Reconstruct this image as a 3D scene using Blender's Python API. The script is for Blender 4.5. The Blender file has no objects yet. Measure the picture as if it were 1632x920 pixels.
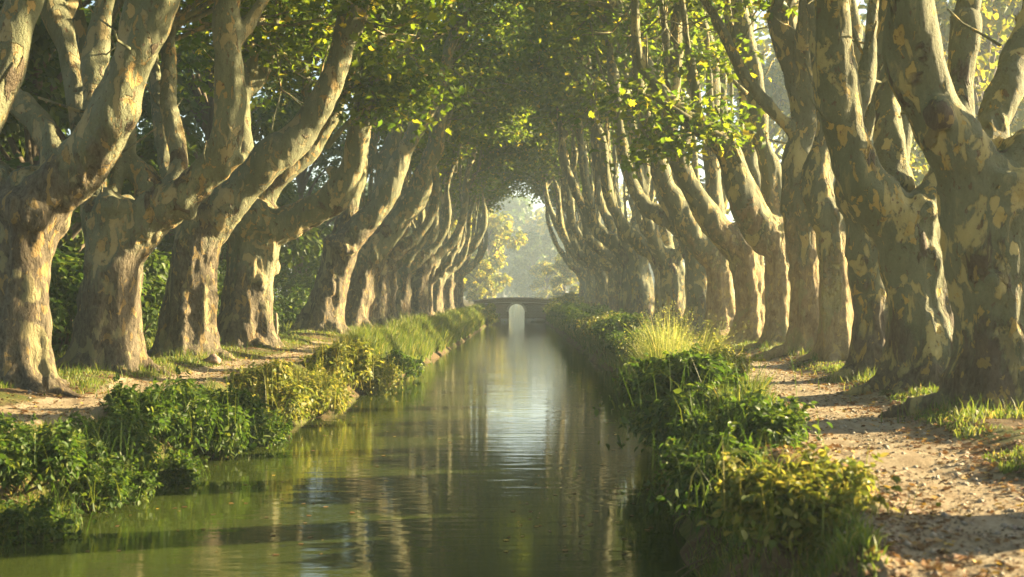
import bpy, math, random
import numpy as np
from mathutils import Vector, Matrix

SC = bpy.context.scene
COL = SC.collection
F = 2040.0            # focal length in photo pixels (45 mm on 36 mm, 1632 px)
CX, HY = 825.0, 468.0  # where the canal's vanishing point sits in the photo
CAMZ = 1.35
WATER = -0.9
R = math.radians

# ------------------------------------------------------------------ camera
cam = bpy.data.cameras.new('camera')
cam.lens = 45; cam.sensor_width = 36; cam.clip_start = 0.1; cam.clip_end = 2000
cam.dof.use_dof = True; cam.dof.focus_distance = 27.0; cam.dof.aperture_fstop = 2.4
co = bpy.data.objects.new('camera', cam); COL.objects.link(co)
co.location = (0, 0, CAMZ)
co.rotation_euler = (R(90) + math.atan(8 / F), 0, math.atan(9 / F))
SC.camera = co

# ------------------------------------------------------------------ light
SUN_AZ, SUN_EL = R(17), R(17.5)      # from the right, a little ahead of the camera
sd = Vector((math.cos(SUN_AZ) * math.cos(SUN_EL), math.sin(SUN_AZ) * math.cos(SUN_EL), math.sin(SUN_EL)))
w = bpy.data.worlds.new('World'); SC.world = w; w.use_nodes = True
nt = w.node_tree
sky = nt.nodes.new('ShaderNodeTexSky'); sky.sky_type = 'NISHITA'; sky.sun_disc = False
sky.sun_elevation = SUN_EL; sky.sun_rotation = math.atan2(sd.x, sd.y)
sky.air_density = 1.0; sky.dust_density = 1.5
bg = nt.nodes['Background']; bg.inputs['Strength'].default_value = 0.05
nt.links.new(sky.outputs[0], bg.inputs['Color'])
sl = bpy.data.lights.new('sun', 'SUN'); sl.energy = 5.0; sl.angle = R(0.6); sl.color = (1.0, 0.785, 0.44)
so = bpy.data.objects.new('sun', sl); COL.objects.link(so)
so.rotation_euler = sd.to_track_quat('Z', 'Y').to_euler(); so.location = sd * 100

vs = SC.view_settings
vs.view_transform = 'Standard'; vs.look = 'None'; vs.gamma = 1.0; vs.exposure = 2.65
vs.use_curve_mapping = False
cy = SC.cycles
cy.max_bounces = 7; cy.diffuse_bounces = 4; cy.glossy_bounces = 3; cy.transmission_bounces = 4
cy.volume_bounces = 1; cy.transparent_max_bounces = 4
cy.use_denoising = True; cy.sample_clamp_indirect = 6.0
cy.caustics_reflective = False; cy.caustics_refractive = False

# ------------------------------------------------------------------ noise
def _hash(ix, iy, iz, s):
    h = (ix * 374761393 + iy * 668265263 + iz * 2147483647 + s * 974634777) & 0xffffffff
    h = ((h ^ (h >> 13)) * 1274126177) & 0xffffffff
    return ((h ^ (h >> 16)) & 0xffff) / 65535.0
def noise(p, seed=0):
    p = np.asarray(p, float); i = np.floor(p).astype(np.int64); f = p - i; f = f * f * (3 - 2 * f)
    o = 0
    for dx in (0, 1):
        for dy in (0, 1):
            for dz in (0, 1):
                wgt = (f[:, 0] if dx else 1 - f[:, 0]) * (f[:, 1] if dy else 1 - f[:, 1]) * (f[:, 2] if dz else 1 - f[:, 2])
                o = o + wgt * _hash(i[:, 0] + dx, i[:, 1] + dy, i[:, 2] + dz, seed)
    return o * 2 - 1
def fbm(p, seed=0, n=3):
    p = np.asarray(p, float); o = 0; a = 1
    for k in range(n):
        o = o + a * noise(p * 2 ** k, seed + k); a *= 0.5
    return o
def noise2(x, y, seed=0, n=3):
    return fbm(np.stack([x, y, np.zeros_like(x)], 1), seed, n)
def sstep(a, b, x):
    t = np.clip((x - a) / (b - a), 0, 1); return t * t * (3 - 2 * t)

# ------------------------------------------------------------------ the lie of the land
YL = [-40, 0, 11.7, 14.7, 19.4, 25.2, 34.8, 50, 80, 110, 200, 420]
XL = [-5.2, -5.0, -4.7, -4.45, -4.0, -3.65, -3.15, -2.75, -2.3, -2.2, -2.4, -2.4]
YR = [-40, 0, 7, 10.2, 11.7, 19.8, 32, 50, 98, 110, 200, 420]
XR = [1.2, 1.2, 1.3, 1.45, 1.6, 2.15, 2.7, 2.5, 2.2, 2.2, 2.4, 2.4]
def xl(y): return np.interp(y, YL, XL)
def xr(y): return np.interp(y, YR, XR)
PLc = ([-40, 12, 15, 21, 30, 44, 80, 115, 420], [-6.0, -5.75, -5.6, -5.3, -5.05, -4.85, -4.2, -3.7, -4])
PRc = ([-40, 6, 8, 15, 20, 30, 44, 80, 115, 420], [2.6, 2.75, 3.0, 3.65, 4.2, 4.75, 4.7, 4.4, 4.0, 4])
def pl(y): return np.interp(y, *PLc)
def pr(y): return np.interp(y, *PRc)
def pmask(x, y):
    wob = 0.22 * noise2(x * 0.8, y * 0.5, 5, 3)
    dl = np.abs(x - pl(y)) - (0.62 + wob); dr = np.abs(x - pr(y)) - (0.86 + wob)
    return 1 - sstep(-0.28, 0.28, np.minimum(dl, dr))
def gz(x, y):
    x = np.asarray(x, float); y = np.asarray(y, float)
    wig = 0.12 * noise2(y * 0.9, x * 0, 3, 3)
    d = np.maximum(xl(y) + wig - x, x - xr(y) - wig)     # >0 on land
    n = noise2(x * 0.9, y * 0.9, 11, 4)
    land = -0.85 + 0.82 * sstep(-0.05, 0.75, d) + 0.05 * n * sstep(0.1, 1.0, d) + 0.09 * noise2(x * 2.2, y * 2.2, 17, 3) * sstep(0.0, 0.3, d) * (1 - sstep(0.5, 1.1, d))
    verge = 0.10 * sstep(0.6, 1.3, np.minimum(np.abs(x - pl(y)), np.abs(x - pr(y)))) * sstep(0.8, 1.6, d)
    bed = -1.0 - 0.8 * sstep(0, 1.2, -d)
    far = sstep(14, 60, np.abs(x)) * 1.2 * noise2(x * 0.03, y * 0.03, 21, 2)
    return np.where(d > 0, land + verge - 0.035 * pmask(x, y) + far, np.maximum(bed, -0.85 + d * 1.5))
def gz1(x, y): return float(gz(np.array([x]), np.array([y]))[0])

# ------------------------------------------------------------------ object helpers
def mesh(name, V, faces_flat, sizes, mat=None, attrs=None, smooth=False):
    """V (n,3); faces as flat loop indices plus the size of each face"""
    me = bpy.data.meshes.new(name)
    V = np.ascontiguousarray(V, np.float32); fl = np.ascontiguousarray(faces_flat, np.int32); sz = np.ascontiguousarray(sizes, np.int32)
    me.vertices.add(len(V)); me.vertices.foreach_set('co', V.ravel())
    me.loops.add(len(fl)); me.loops.foreach_set('vertex_index', fl)
    me.polygons.add(len(sz))
    me.polygons.foreach_set('loop_start', np.concatenate([[0], np.cumsum(sz)[:-1]]).astype(np.int32))
    if smooth: me.polygons.foreach_set('use_smooth', np.ones(len(sz), bool))
    for an, (dom, val) in (attrs or {}).items():
        a = me.attributes.new(an, 'FLOAT', dom); a.data.foreach_set('value', np.ascontiguousarray(val, np.float32))
    me.update(calc_edges=True)
    if mat: me.materials.append(mat)
    return me
def link(name, me, parent=None, loc=None):
    o = bpy.data.objects.new(name, me); COL.objects.link(o)
    if parent: o.parent = parent
    if loc is not None: o.location = loc
    return o
def empty(name, label, cat, loc, group=None, rotz=0.0, scale=1.0):
    o = bpy.data.objects.new(name, None); COL.objects.link(o)
    o.location = loc; o.rotation_euler = (0, 0, rotz); o.scale = (scale,) * 3; o.empty_display_size = 0.3
    tag(o, label, cat, group); return o
def tag(o, label, cat, group=None):
    o['label'] = label; o['category'] = cat
    if group: o['group'] = group
    return o
def copy_thing(src, label, loc, rotz, scale, group=None):
    r = src.copy(); COL.objects.link(r); r.location = loc; r.rotation_euler = (0, 0, rotz); r.scale = (scale,) * 3
    r['label'] = label
    if group: r['group'] = group
    for ch in list(src.children):
        c = ch.copy(); COL.objects.link(c); c.parent = r
    return r

class MB:
    """collects vertices and faces into one mesh"""
    def __init__(s): s.V = []; s.F = []; s.S = []; s.n = 0
    def add(s, V, faces):
        s.V.append(np.asarray(V, float))
        for f in faces: s.F.extend([i + s.n for i in f]); s.S.append(len(f))
        s.n += len(V)
    def addflat(s, V, flat, sizes):
        s.V.append(np.asarray(V, float)); s.F.extend((np.asarray(flat) + s.n).tolist()); s.S.extend(list(sizes)); s.n += len(V)
    def build(s, name, mat, smooth=False, attrs=None):
        return mesh(name, np.concatenate(s.V), s.F, s.S, mat, attrs, smooth)
    def box(s, lo, hi):
        x0, y0, z0 = lo; x1, y1, z1 = hi
        s.add([(x0,y0,z0),(x1,y0,z0),(x1,y1,z0),(x0,y1,z0),(x0,y0,z1),(x1,y0,z1),(x1,y1,z1),(x0,y1,z1)],
              [(0,3,2,1),(4,5,6,7),(0,1,5,4),(1,2,6,5),(2,3,7,6),(3,0,4,7)])

def spline(P, ds=0.18):
    """Catmull-Rom through rows of P (x,y,z,r)"""
    P = np.asarray(P, float)
    E = np.concatenate([[2 * P[0] - P[1]], P, [2 * P[-1] - P[-2]]])
    out = []
    for i in range(len(P) - 1):
        a, b, c, d = E[i:i + 4]
        n = max(2, int(np.linalg.norm((c - b)[:3]) / ds))
        t = np.linspace(0, 1, n, endpoint=False)[:, None]
        out.append(0.5 * (2 * b + (c - a) * t + (2 * a - 5 * b + 4 * c - d) * t ** 2 + (3 * b - a - 3 * c + d) * t ** 3))
    out.append(P[-1:]); q = np.concatenate(out); q[:, 3] = np.maximum(q[:, 3], 0.004)
    return q
def tube(mb, Q, n=16, wob=0.0, seed=0, flare=None):
    """closed tapered tube along Q (x,y,z,r)"""
    C = Q[:, :3]; m = len(Q)
    T = np.gradient(C, axis=0); T /= np.linalg.norm(T, axis=1)[:, None] + 1e-9
    U = np.zeros_like(T)
    u = np.cross(T[0], [0.0, 1.0, 0.01]); u /= np.linalg.norm(u); U[0] = u
    for i in range(1, m):
        u = u - T[i] * np.dot(u, T[i]); u /= np.linalg.norm(u) + 1e-9; U[i] = u
    W = np.cross(T, U)
    a = np.linspace(0, 2 * math.pi, n, endpoint=False)
    rad = np.repeat(Q[:, 3:4], n, 1)
    if flare is not None: rad = rad * flare(Q, a)
    V = C[:, None] + rad[..., None] * (np.cos(a)[None, :, None] * U[:, None] + np.sin(a)[None, :, None] * W[:, None])
    V = V.reshape(-1, 3)
    if wob:
        nrm = (V.reshape(m, n, 3) - C[:, None]).reshape(-1, 3)
        V = V + nrm * (wob * fbm(V * 1.3, seed, 2))[:, None]
    V = np.concatenate([V, C[:1] - T[:1] * Q[0, 3] * 0.3, C[-1:] + T[-1:] * Q[-1, 3] * 0.8])
    i0 = np.arange(m - 1)[:, None] * n; k = np.arange(n)[None]; k2 = (k + 1) % n
    quads = np.stack([i0 + k, i0 + k2, i0 + n + k2, i0 + n + k], -1).reshape(-1, 4)
    kk = np.arange(n); b = m * n
    c0 = np.stack([np.full(n, b), (kk + 1) % n, kk], 1); c1 = np.stack([np.full(n, b + 1), (m - 1) * n + kk, (m - 1) * n + (kk + 1) % n], 1)
    flat = np.concatenate([quads.ravel(), c0.ravel(), c1.ravel()])
    mb.addflat(V, flat, [4] * len(quads) + [3] * (2 * n))
def blob(mb, c, r, squash=(1, 1, 1), seed=0, wob=0.3):
    n, m = 14, 9
    th = np.linspace(0.0, math.pi, m + 2)[1:-1]; ph = np.linspace(0, 2 * math.pi, n, endpoint=False)
    d = np.stack([np.outer(np.sin(th), np.cos(ph)), np.outer(np.sin(th), np.sin(ph)), np.outer(np.cos(th), np.ones(n))], -1).reshape(-1, 3)
    d = np.concatenate([d, [[0, 0, 1], [0, 0, -1]]])
    V = d * np.array(squash) * r * (1 + wob * fbm(d * 1.6 + seed * 3.1, seed, 2))[:, None] + np.array(c)
    i0 = np.arange(m - 1)[:, None] * n; k = np.arange(n)[None]; k2 = (k + 1) % n
    q = np.stack([i0 + k, i0 + n + k, i0 + n + k2, i0 + k2], -1).reshape(-1, 4)
    kk = np.arange(n); b = m * n
    c0 = np.stack([np.full(n, b), kk, (kk + 1) % n], 1); c1 = np.stack([np.full(n, b + 1), (m - 1) * n + (kk + 1) % n, (m - 1) * n + kk], 1)
    mb.addflat(V, np.concatenate([q.ravel(), c0.ravel(), c1.ravel()]), [4] * len(q) + [3] * (2 * n))

# leaves -----------------------------------------------------------
PLANE_V = np.array([(0,0,0),(.20,-.06,.04),(.52,.16,.10),(.30,.34,.05),(.46,.66,.08),(.17,.62,.02),(0,1.0,-.12),
                    (-.17,.62,.02),(-.46,.66,.08),(-.30,.34,.05),(-.52,.16,.10),(-.20,-.06,.04)])
PLANE_F = [[0,1,2,3,4,5,6],[0,6,7,8,9,10,11]]
OVAL_V = np.array([(0,0,0),(.26,.22,.07),(.28,.55,.05),(0,1.0,-.14),(-.28,.55,.05),(-.26,.22,.07)])
OVAL_F = [[0,1,2,3],[0,3,4,5]]
CLUMP_V = np.array([(0,0,0),(.42,.30,.12),(.22,.85,0),(0,1.0,-.1),(-.38,.6,.1),(-.3,.15,.08)])
CLUMP_F = [[0,1,2,3],[0,3,4,5]]
LANCE_V = np.array([(0,0,0),(.11,.3,.03),(.09,.65,-.02),(0,1.0,-.22),(-.09,.65,-.02),(-.11,.3,.03)])
def leaves(P, Nrm, size, rng, tv=PLANE_V, tf=PLANE_F, Y=None):
    """one leaf per row of P, facing Nrm, pointing along Y (random if none)"""
    n = len(P)
    Nn = Nrm / (np.linalg.norm(Nrm, axis=1)[:, None] + 1e-9)
    if Y is None: Y = rng.normal(size=(n, 3))
    Y = Y - Nn * np.sum(Y * Nn, 1)[:, None]; Y /= np.linalg.norm(Y, axis=1)[:, None] + 1e-9
    X = np.cross(Y, Nn)
    s = np.asarray(size).reshape(-1, 1, 1) * np.ones((n, 1, 1))
    curl = rng.uniform(0.3, 2.2, (n, 1, 1))
    V = P[:, None] + s * (tv[None, :, 0:1] * X[:, None] + tv[None, :, 1:2] * Y[:, None] + curl * tv[None, :, 2:3] * Nn[:, None])
    k = len(tv)
    tmpl = np.concatenate([np.array(f) for f in tf])
    flat = (np.arange(n)[:, None] * k + tmpl[None]).ravel()
    sizes = np.tile([len(f) for f in tf], n)
    rnd = np.repeat(rng.random(n), len(tf))
    return V.reshape(-1, 3), flat, sizes, rnd
def leaf_mesh(name, parts, mat):
    V, Fl, S, Rn = [], [], [], []; n = 0
    for v, f, s, r in parts:
        V.append(v); Fl.append(f + n); S.append(s); Rn.append(r); n += len(v)
    return mesh(name, np.concatenate(V), np.concatenate(Fl), np.concatenate(S), mat, {'rnd': ('FACE', np.concatenate(Rn))})
def blades(P, h, lean, wid, rng):
    """grass blades: bent strips of five vertices"""
    n = len(P); h = h[:, None]; a = rng.uniform(0, 2 * math.pi, n)
    side = np.stack([np.cos(a), np.sin(a), np.zeros(n)], 1) * np.asarray(wid).reshape(-1, 1)
    mid = P + lean * 0.35 * h + np.array([0, 0, 1]) * h * 0.55
    tip = P + lean * h + np.array([0, 0, 1]) * h * (1 - 0.35 * np.linalg.norm(lean, axis=1)[:, None])
    V = np.stack([P - side, P + side, mid + side * .7, mid - side * .7, tip], 1).reshape(-1, 3)
    flat = (np.arange(n)[:, None] * 5 + np.array([0, 1, 2, 3, 3, 2, 4])[None]).ravel()
    return V, flat, np.tile([4, 3], n), np.repeat(rng.random(n), 2)

# ------------------------------------------------------------------ materials
def newmat(name):
    m = bpy.data.materials.new(name); m.use_nodes = True
    t = m.node_tree; b = t.nodes['Principled BSDF']; return m, t, b
def N(t, kind, **kw):
    n = t.nodes.new(kind)
    for k, v in kw.items():
        if hasattr(n, k) and not k[0].isupper(): setattr(n, k, v)
        else: n.inputs[k.replace('_', ' ')].default_value = v
    return n
def ramp(t, src, stops, interp='LINEAR'):
    r = t.nodes.new('ShaderNodeValToRGB'); r.color_ramp.interpolation = interp
    e = r.color_ramp.elements
    while len(e) < len(stops): e.new(0.5)
    for i, (p, c) in enumerate(stops):
        e[i].position = p; e[i].color = (c, c, c, 1) if not hasattr(c, '__len__') else (*c, 1)
    t.links.new(src, r.inputs[0]); return r.outputs[0]
def mixc(t, fac, a, b):
    m = t.nodes.new('ShaderNodeMix'); m.data_type = 'RGBA'
    for s, v in ((0, fac), (6, a), (7, b)):
        if hasattr(v, 'is_output'): t.links.new(v, m.inputs[s])
        else: m.inputs[s].default_value = (*v, 1) if hasattr(v, '__len__') else v
    return m.outputs[2]
def math_(t, op, a, b=0.0, clamp=False):
    m = t.nodes.new('ShaderNodeMath'); m.operation = op; m.use_clamp = clamp
    for i, v in enumerate((a, b)):
        if hasattr(v, 'is_output'): t.links.new(v, m.inputs[i])
        else: m.inputs[i].default_value = v
    return m.outputs[0]
def mapping(t, src, scale, loc=(0, 0, 0)):
    m = t.nodes.new('ShaderNodeMapping'); m.inputs['Scale'].default_value = scale; m.inputs['Location'].default_value = loc
    t.links.new(src, m.inputs[0]); return m.outputs[0]
def noisetex(t, vec, scale, detail=4, rough=0.55, dist=0.0):
    n = N(t, 'ShaderNodeTexNoise', Scale=scale, Detail=detail, Roughness=rough, Distortion=dist)
    t.links.new(vec, n.inputs['Vector']); return n.outputs['Fac']
def bump(t, h, strength, dist, prev=None):
    b = N(t, 'ShaderNodeBump', Strength=strength, Distance=dist); t.links.new(h, b.inputs['Height'])
    if prev: t.links.new(prev, b.inputs['Normal'])
    return b.outputs[0]

def bark(name, rough_top, tones):
    """plane bark: smooth olive skin shedding cream plates above, brown fissured crust below rough_top"""
    m, t, b = newmat(name)
    tc = t.nodes.new('ShaderNodeTexCoord'); oi = t.nodes.new('ShaderNodeObjectInfo')
    off = t.nodes.new('ShaderNodeVectorMath'); off.operation = 'MULTIPLY_ADD'
    cmb = t.nodes.new('ShaderNodeCombineXYZ')
    for i in range(2): t.links.new(oi.outputs['Random'], cmb.inputs[i])
    t.links.new(cmb.outputs[0], off.inputs[0]); off.inputs[1].default_value = (37, 91, 0)
    t.links.new(tc.outputs['Object'], off.inputs[2]); co_ = off.outputs[0]
    sep = t.nodes.new('ShaderNodeSeparateXYZ'); t.links.new(tc.outputs['Object'], sep.inputs[0])
    v = mapping(t, co_, (1, 1, 0.55)); vr = mapping(t, co_, (1, 1, 0.42))
    n1 = noisetex(t, v, 3.2, 5, 0.55, 0.5); n2 = noisetex(t, v, 7.0, 4, 0.55, 0.6); n3 = noisetex(t, v, 1.1, 2)
    n4 = noisetex(t, v, 13, 4, 0.6, 0.3); fine = noisetex(t, v, 45, 5, 0.65)
    skin = mixc(t, ramp(t, n3, [(.35, 0), (.65, 1)]), tones['olive'], tones['grey'])
    skin = mixc(t, ramp(t, fine, [(.3, 0), (.72, .55)]), skin, tones['dark'])
    mid = noisetex(t, mapping(t, co_, (1, 1, .35)), 4.2, 6, .7, .5); skin = mixc(t, ramp(t, mid, [(.42, 0), (.68, .75)]), skin, tones['dark'])
    skin = mixc(t, ramp(t, mid, [(.30, .35), (.42, 0)]), skin, tones['cream'])
    n1 = math_(t, 'ADD', n1, math_(t, 'MULTIPLY', math_(t, 'SUBTRACT', n3, .5), .35)); n2 = math_(t, 'SUBTRACT', n2, math_(t, 'MULTIPLY', math_(t, 'SUBTRACT', n3, .5), .3))
    fis0 = noisetex(t, mapping(t, co_, (1, 1, .8)), 16, 6, .7, .7)
    p1 = ramp(t, n1, [(.575, 0), (.60, .85), (.70, 1)]); skin = mixc(t, p1, skin, mixc(t, n4, tuple(k * .72 for k in tones['cream']), tones['cream']))
    p2 = ramp(t, n2, [(.61, 0), (.625, 1)]); skin = mixc(t, p2, skin, tones['ochre'])
    vo = N(t, 'ShaderNodeTexVoronoi', Scale=4.6, Randomness=1.0); dv = t.nodes.new('ShaderNodeVectorMath'); dv.operation = 'MULTIPLY_ADD'
    nz = N(t, 'ShaderNodeTexNoise', Scale=9.0, Detail=3.0); t.links.new(v, nz.inputs['Vector']); t.links.new(nz.outputs['Color'], dv.inputs[0]); dv.inputs[1].default_value = (.16, .16, .16); t.links.new(v, dv.inputs[2]); t.links.new(dv.outputs[0], vo.inputs['Vector'])
    vs_ = t.nodes.new('ShaderNodeSeparateColor'); t.links.new(vo.outputs['Color'], vs_.inputs[0])
    lim_ = math_(t, 'MULTIPLY', math_(t, 'SUBTRACT', vs_.outputs[0], .45), .75)
    p5 = ramp(t, math_(t, 'SUBTRACT', lim_, vo.outputs['Distance']), [(0, 0), (.03, 1)])
    skin = mixc(t, p5, skin, mixc(t, vs_.outputs[1], tones['ochre'], tones['cream']))
    skin = mixc(t, ramp(t, fis0, [(.60, 0), (.72, .55)]), skin, tones['brown'])
    p3 = ramp(t, n4, [(.34, 1), (.37, 0)]); skin = mixc(t, math_(t, 'MULTIPLY', p3, .75), skin, tones['brown'])
    scar = noisetex(t, v, 1.7, 5, .6, .4)
    fis = noisetex(t, vr, 7, 7, 0.68, 0.9); fis2 = noisetex(t, vr, 24, 5, 0.7, .4)
    crust = mixc(t, ramp(t, fis, [(.36, 0), (.62, 1)]), tones['crack'], tones['crust'])
    crust = mixc(t, ramp(t, fis2, [(.4, 0), (.8, .6)]), crust, tones['crustlight'])
    p4 = ramp(t, n2, [(.60, 0), (.62, .8)]); crust = mixc(t, p4, crust, tones['ochre'])
    p6 = ramp(t, math_(t, 'SUBTRACT', n1, math_(t, 'MULTIPLY', fis, .25)), [(.44, 0), (.47, .85)]); crust = mixc(t, p6, crust, mixc(t, n4, tones['olive'], tones['cream']))
    zz = math_(t, 'ADD', sep.outputs[2], math_(t, 'MULTIPLY', math_(t, 'SUBTRACT', n1, .5), 4.0))
    zz = math_(t, 'ADD', zz, math_(t, 'MULTIPLY', math_(t, 'SUBTRACT', oi.outputs['Random'], .5), rough_top * .8))
    zz = math_(t, 'ADD', zz, math_(t, 'MULTIPLY', math_(t, 'SUBTRACT', n3, .5), 3.0))
    zz = math_(t, 'ADD', zz, math_(t, 'MULTIPLY', math_(t, 'SUBTRACT', n4, .5), 1.6))
    zf = t.nodes.new('ShaderNodeMapRange'); zf.inputs['From Min'].default_value = rough_top - .5; zf.inputs['From Max'].default_value = rough_top + .5
    zf.inputs['To Min'].default_value = 1; zf.inputs['To Max'].default_value = 0; t.links.new(zz, zf.inputs[0])
    zb = t.nodes.new('ShaderNodeMapRange'); zb.inputs['From Min'].default_value = 5.2; zb.inputs['From Max'].default_value = 3.6; zb.inputs['To Max'].default_value = .12
    t.links.new(sep.outputs[2], zb.inputs[0])
    sc = ramp(t, math_(t, 'ADD', scar, zb.outputs[0]), [(.70, 0), (.73, 1)])
    zmix = math_(t, 'MAXIMUM', zf.outputs[0], sc)
    col = mixc(t, zmix, skin, crust); col = mixc(t, math_(t, 'MULTIPLY', sc, .3), col, tones['scar'])
    t.links.new(col, b.inputs['Base Color']); b.inputs['Roughness'].default_value = .78; b.inputs['Specular IOR Level'].default_value = .25
    h1 = math_(t, 'ADD', math_(t, 'MULTIPLY', p1, -.6), math_(t, 'MULTIPLY', p2, -.6)); h1 = math_(t, 'ADD', h1, math_(t, 'MULTIPLY', p3, -.8)); h1 = math_(t, 'ADD', h1, math_(t, 'MULTIPLY', p5, -.7))
    hs = math_(t, 'ADD', h1, math_(t, 'ADD', math_(t, 'MULTIPLY', fine, .7), math_(t, 'MULTIPLY', mid, 1.2)))
    hc = math_(t, 'ADD', math_(t, 'MULTIPLY', fis, 3.2), math_(t, 'MULTIPLY', fis2, 1.4))
    hh = t.nodes.new('ShaderNodeMix'); hh.data_type = 'FLOAT'
    t.links.new(zmix, hh.inputs[0]); t.links.new(hs, hh.inputs[2]); t.links.new(hc, hh.inputs[3])
    t.links.new(bump(t, hh.outputs[0], 1.0, .05), b.inputs['Normal'])
    return m
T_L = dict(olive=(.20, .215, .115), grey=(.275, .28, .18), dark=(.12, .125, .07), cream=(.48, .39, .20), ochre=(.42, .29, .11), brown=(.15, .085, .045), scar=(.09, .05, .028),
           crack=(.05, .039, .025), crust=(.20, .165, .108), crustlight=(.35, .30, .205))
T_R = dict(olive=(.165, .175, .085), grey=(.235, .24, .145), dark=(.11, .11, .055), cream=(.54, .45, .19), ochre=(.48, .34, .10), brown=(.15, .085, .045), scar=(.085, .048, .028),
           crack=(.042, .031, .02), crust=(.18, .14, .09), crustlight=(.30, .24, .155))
T_SUNTINT = dict(T_R, olive=(.19, .19, .10), crack=(.24, .16, .075), crust=(.46, .34, .16), crustlight=(.54, .43, .24), ochre=(.55, .40, .15))  # mottled bark tones with golden sunlight painted into crust and patches
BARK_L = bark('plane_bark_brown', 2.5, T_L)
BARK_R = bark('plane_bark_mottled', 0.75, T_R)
BARK_SUNTINT = bark('plane_bark_sun_tint', 2.4, T_SUNTINT)  # bark whose colour carries the warm sun on the right mid-row trunks

def leafmat(name, stops, trans, tfac=.42, rough=.5):
    """stops: colour over the leaf's own random number; trans: how light is tinted passing through"""
    m, t, b = newmat(name)
    a = t.nodes.new('ShaderNodeAttribute'); a.attribute_name = 'rnd'
    c = ramp(t, a.outputs['Fac'], stops)
    t.links.new(c, b.inputs['Base Color']); b.inputs['Roughness'].default_value = rough; b.inputs['Specular IOR Level'].default_value = .3
    tr = t.nodes.new('ShaderNodeBsdfTranslucent')
    g = t.nodes.new('ShaderNodeMix'); g.data_type = 'RGBA'; g.blend_type = 'MULTIPLY'; g.inputs[0].default_value = 1
    t.links.new(c, g.inputs[6]); g.inputs[7].default_value = (*trans, 1); t.links.new(g.outputs[2], tr.inputs['Color'])
    ms = t.nodes.new('ShaderNodeMixShader'); ms.inputs[0].default_value = tfac
    t.links.new(b.outputs[0], ms.inputs[1]); t.links.new(tr.outputs[0], ms.inputs[2])
    t.links.new(ms.outputs[0], t.nodes['Material Output'].inputs['Surface']); return m
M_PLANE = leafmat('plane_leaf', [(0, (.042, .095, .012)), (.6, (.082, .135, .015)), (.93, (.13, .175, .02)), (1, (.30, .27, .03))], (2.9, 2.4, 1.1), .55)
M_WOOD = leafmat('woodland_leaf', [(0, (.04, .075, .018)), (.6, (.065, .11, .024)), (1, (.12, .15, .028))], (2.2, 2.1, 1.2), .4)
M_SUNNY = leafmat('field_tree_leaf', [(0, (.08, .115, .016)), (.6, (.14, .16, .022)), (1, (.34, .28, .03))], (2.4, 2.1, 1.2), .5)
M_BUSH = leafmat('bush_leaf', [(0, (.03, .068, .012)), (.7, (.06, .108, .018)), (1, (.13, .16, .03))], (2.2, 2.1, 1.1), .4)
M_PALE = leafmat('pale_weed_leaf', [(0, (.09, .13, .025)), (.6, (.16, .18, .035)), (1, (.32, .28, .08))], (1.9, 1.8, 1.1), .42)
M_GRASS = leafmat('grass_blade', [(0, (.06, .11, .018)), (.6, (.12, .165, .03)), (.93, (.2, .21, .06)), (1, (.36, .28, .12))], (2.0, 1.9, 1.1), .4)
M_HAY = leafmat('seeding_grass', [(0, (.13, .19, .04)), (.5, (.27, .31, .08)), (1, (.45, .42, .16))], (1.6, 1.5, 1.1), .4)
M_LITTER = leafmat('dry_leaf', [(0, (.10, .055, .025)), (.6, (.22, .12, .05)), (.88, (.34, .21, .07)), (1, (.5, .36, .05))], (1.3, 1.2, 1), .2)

M_DEBRIS = leafmat('crumbled_leaf', [(0, (.06, .04, .022)), (.7, (.13, .085, .045)), (1, (.22, .15, .07))], (1, 1, 1), .1)
def stem_mat():
    m, t, b = newmat('green_brown_stem'); b.inputs['Base Color'].default_value = (.11, .085, .04, 1); b.inputs['Roughness'].default_value = .8; return m
M_STEM = stem_mat()
def ground_mat():
    m, t, b = newmat('earth_and_sandy_path')
    g = t.nodes.new('ShaderNodeNewGeometry'); pos = g.outputs['Position']
    a = t.nodes.new('ShaderNodeAttribute'); a.attribute_name = 'path'
    n1 = noisetex(t, pos, .9, 5, .6, .4); n2 = noisetex(t, pos, 6, 5, .65); n3 = noisetex(t, pos, 42, 4, .7); n4 = noisetex(t, pos, 150, 3, .7)
    vst = mapping(t, pos, (3.0, .7, 1)); n5 = noisetex(t, vst, 2.2, 4, .6)
    dirt = mixc(t, ramp(t, n1, [(.35, 0), (.65, 1)]), (.33, .27, .18), (.42, .355, .25))
    dirt = mixc(t, ramp(t, n5, [(.45, 0), (.62, .6)]), dirt, (.22, .155, .09))
    dirt = mixc(t, ramp(t, n3, [(.50, 0), (.72, .75)]), dirt, (.16, .11, .065))
    dirt = mixc(t, ramp(t, n4, [(.58, 0), (.75, .6)]), dirt, (.58, .49, .36))
    soil = mixc(t, ramp(t, n2, [(.35, 0), (.65, 1)]), (.085, .06, .032), (.17, .12, .065))
    soil = mixc(t, ramp(t, n3, [(.45, 0), (.7, .6)]), soil, (.06, .042, .025))
    moss = mixc(t, ramp(t, n2, [(.4, 0), (.6, 1)]), (.06, .085, .018), (.11, .125, .03))
    soil = mixc(t, ramp(t, n1, [(.47, 0), (.58, .85)]), soil, moss)
    f = math_(t, 'ADD', a.outputs['Fac'], math_(t, 'MULTIPLY', math_(t, 'SUBTRACT', n2, .5), 1.3))
    f = ramp(t, f, [(.34, 0), (.62, 1)])
    t.links.new(mixc(t, f, soil, dirt), b.inputs['Base Color']); b.inputs['Roughness'].default_value = .95; b.inputs['Specular IOR Level'].default_value = .15
    h = math_(t, 'ADD', math_(t, 'MULTIPLY', n2, 1.5), n3); h = math_(t, 'ADD', h, math_(t, 'MULTIPLY', n4, .4))
    t.links.new(bump(t, h, .8, .035), b.inputs['Normal']); return m
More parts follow.
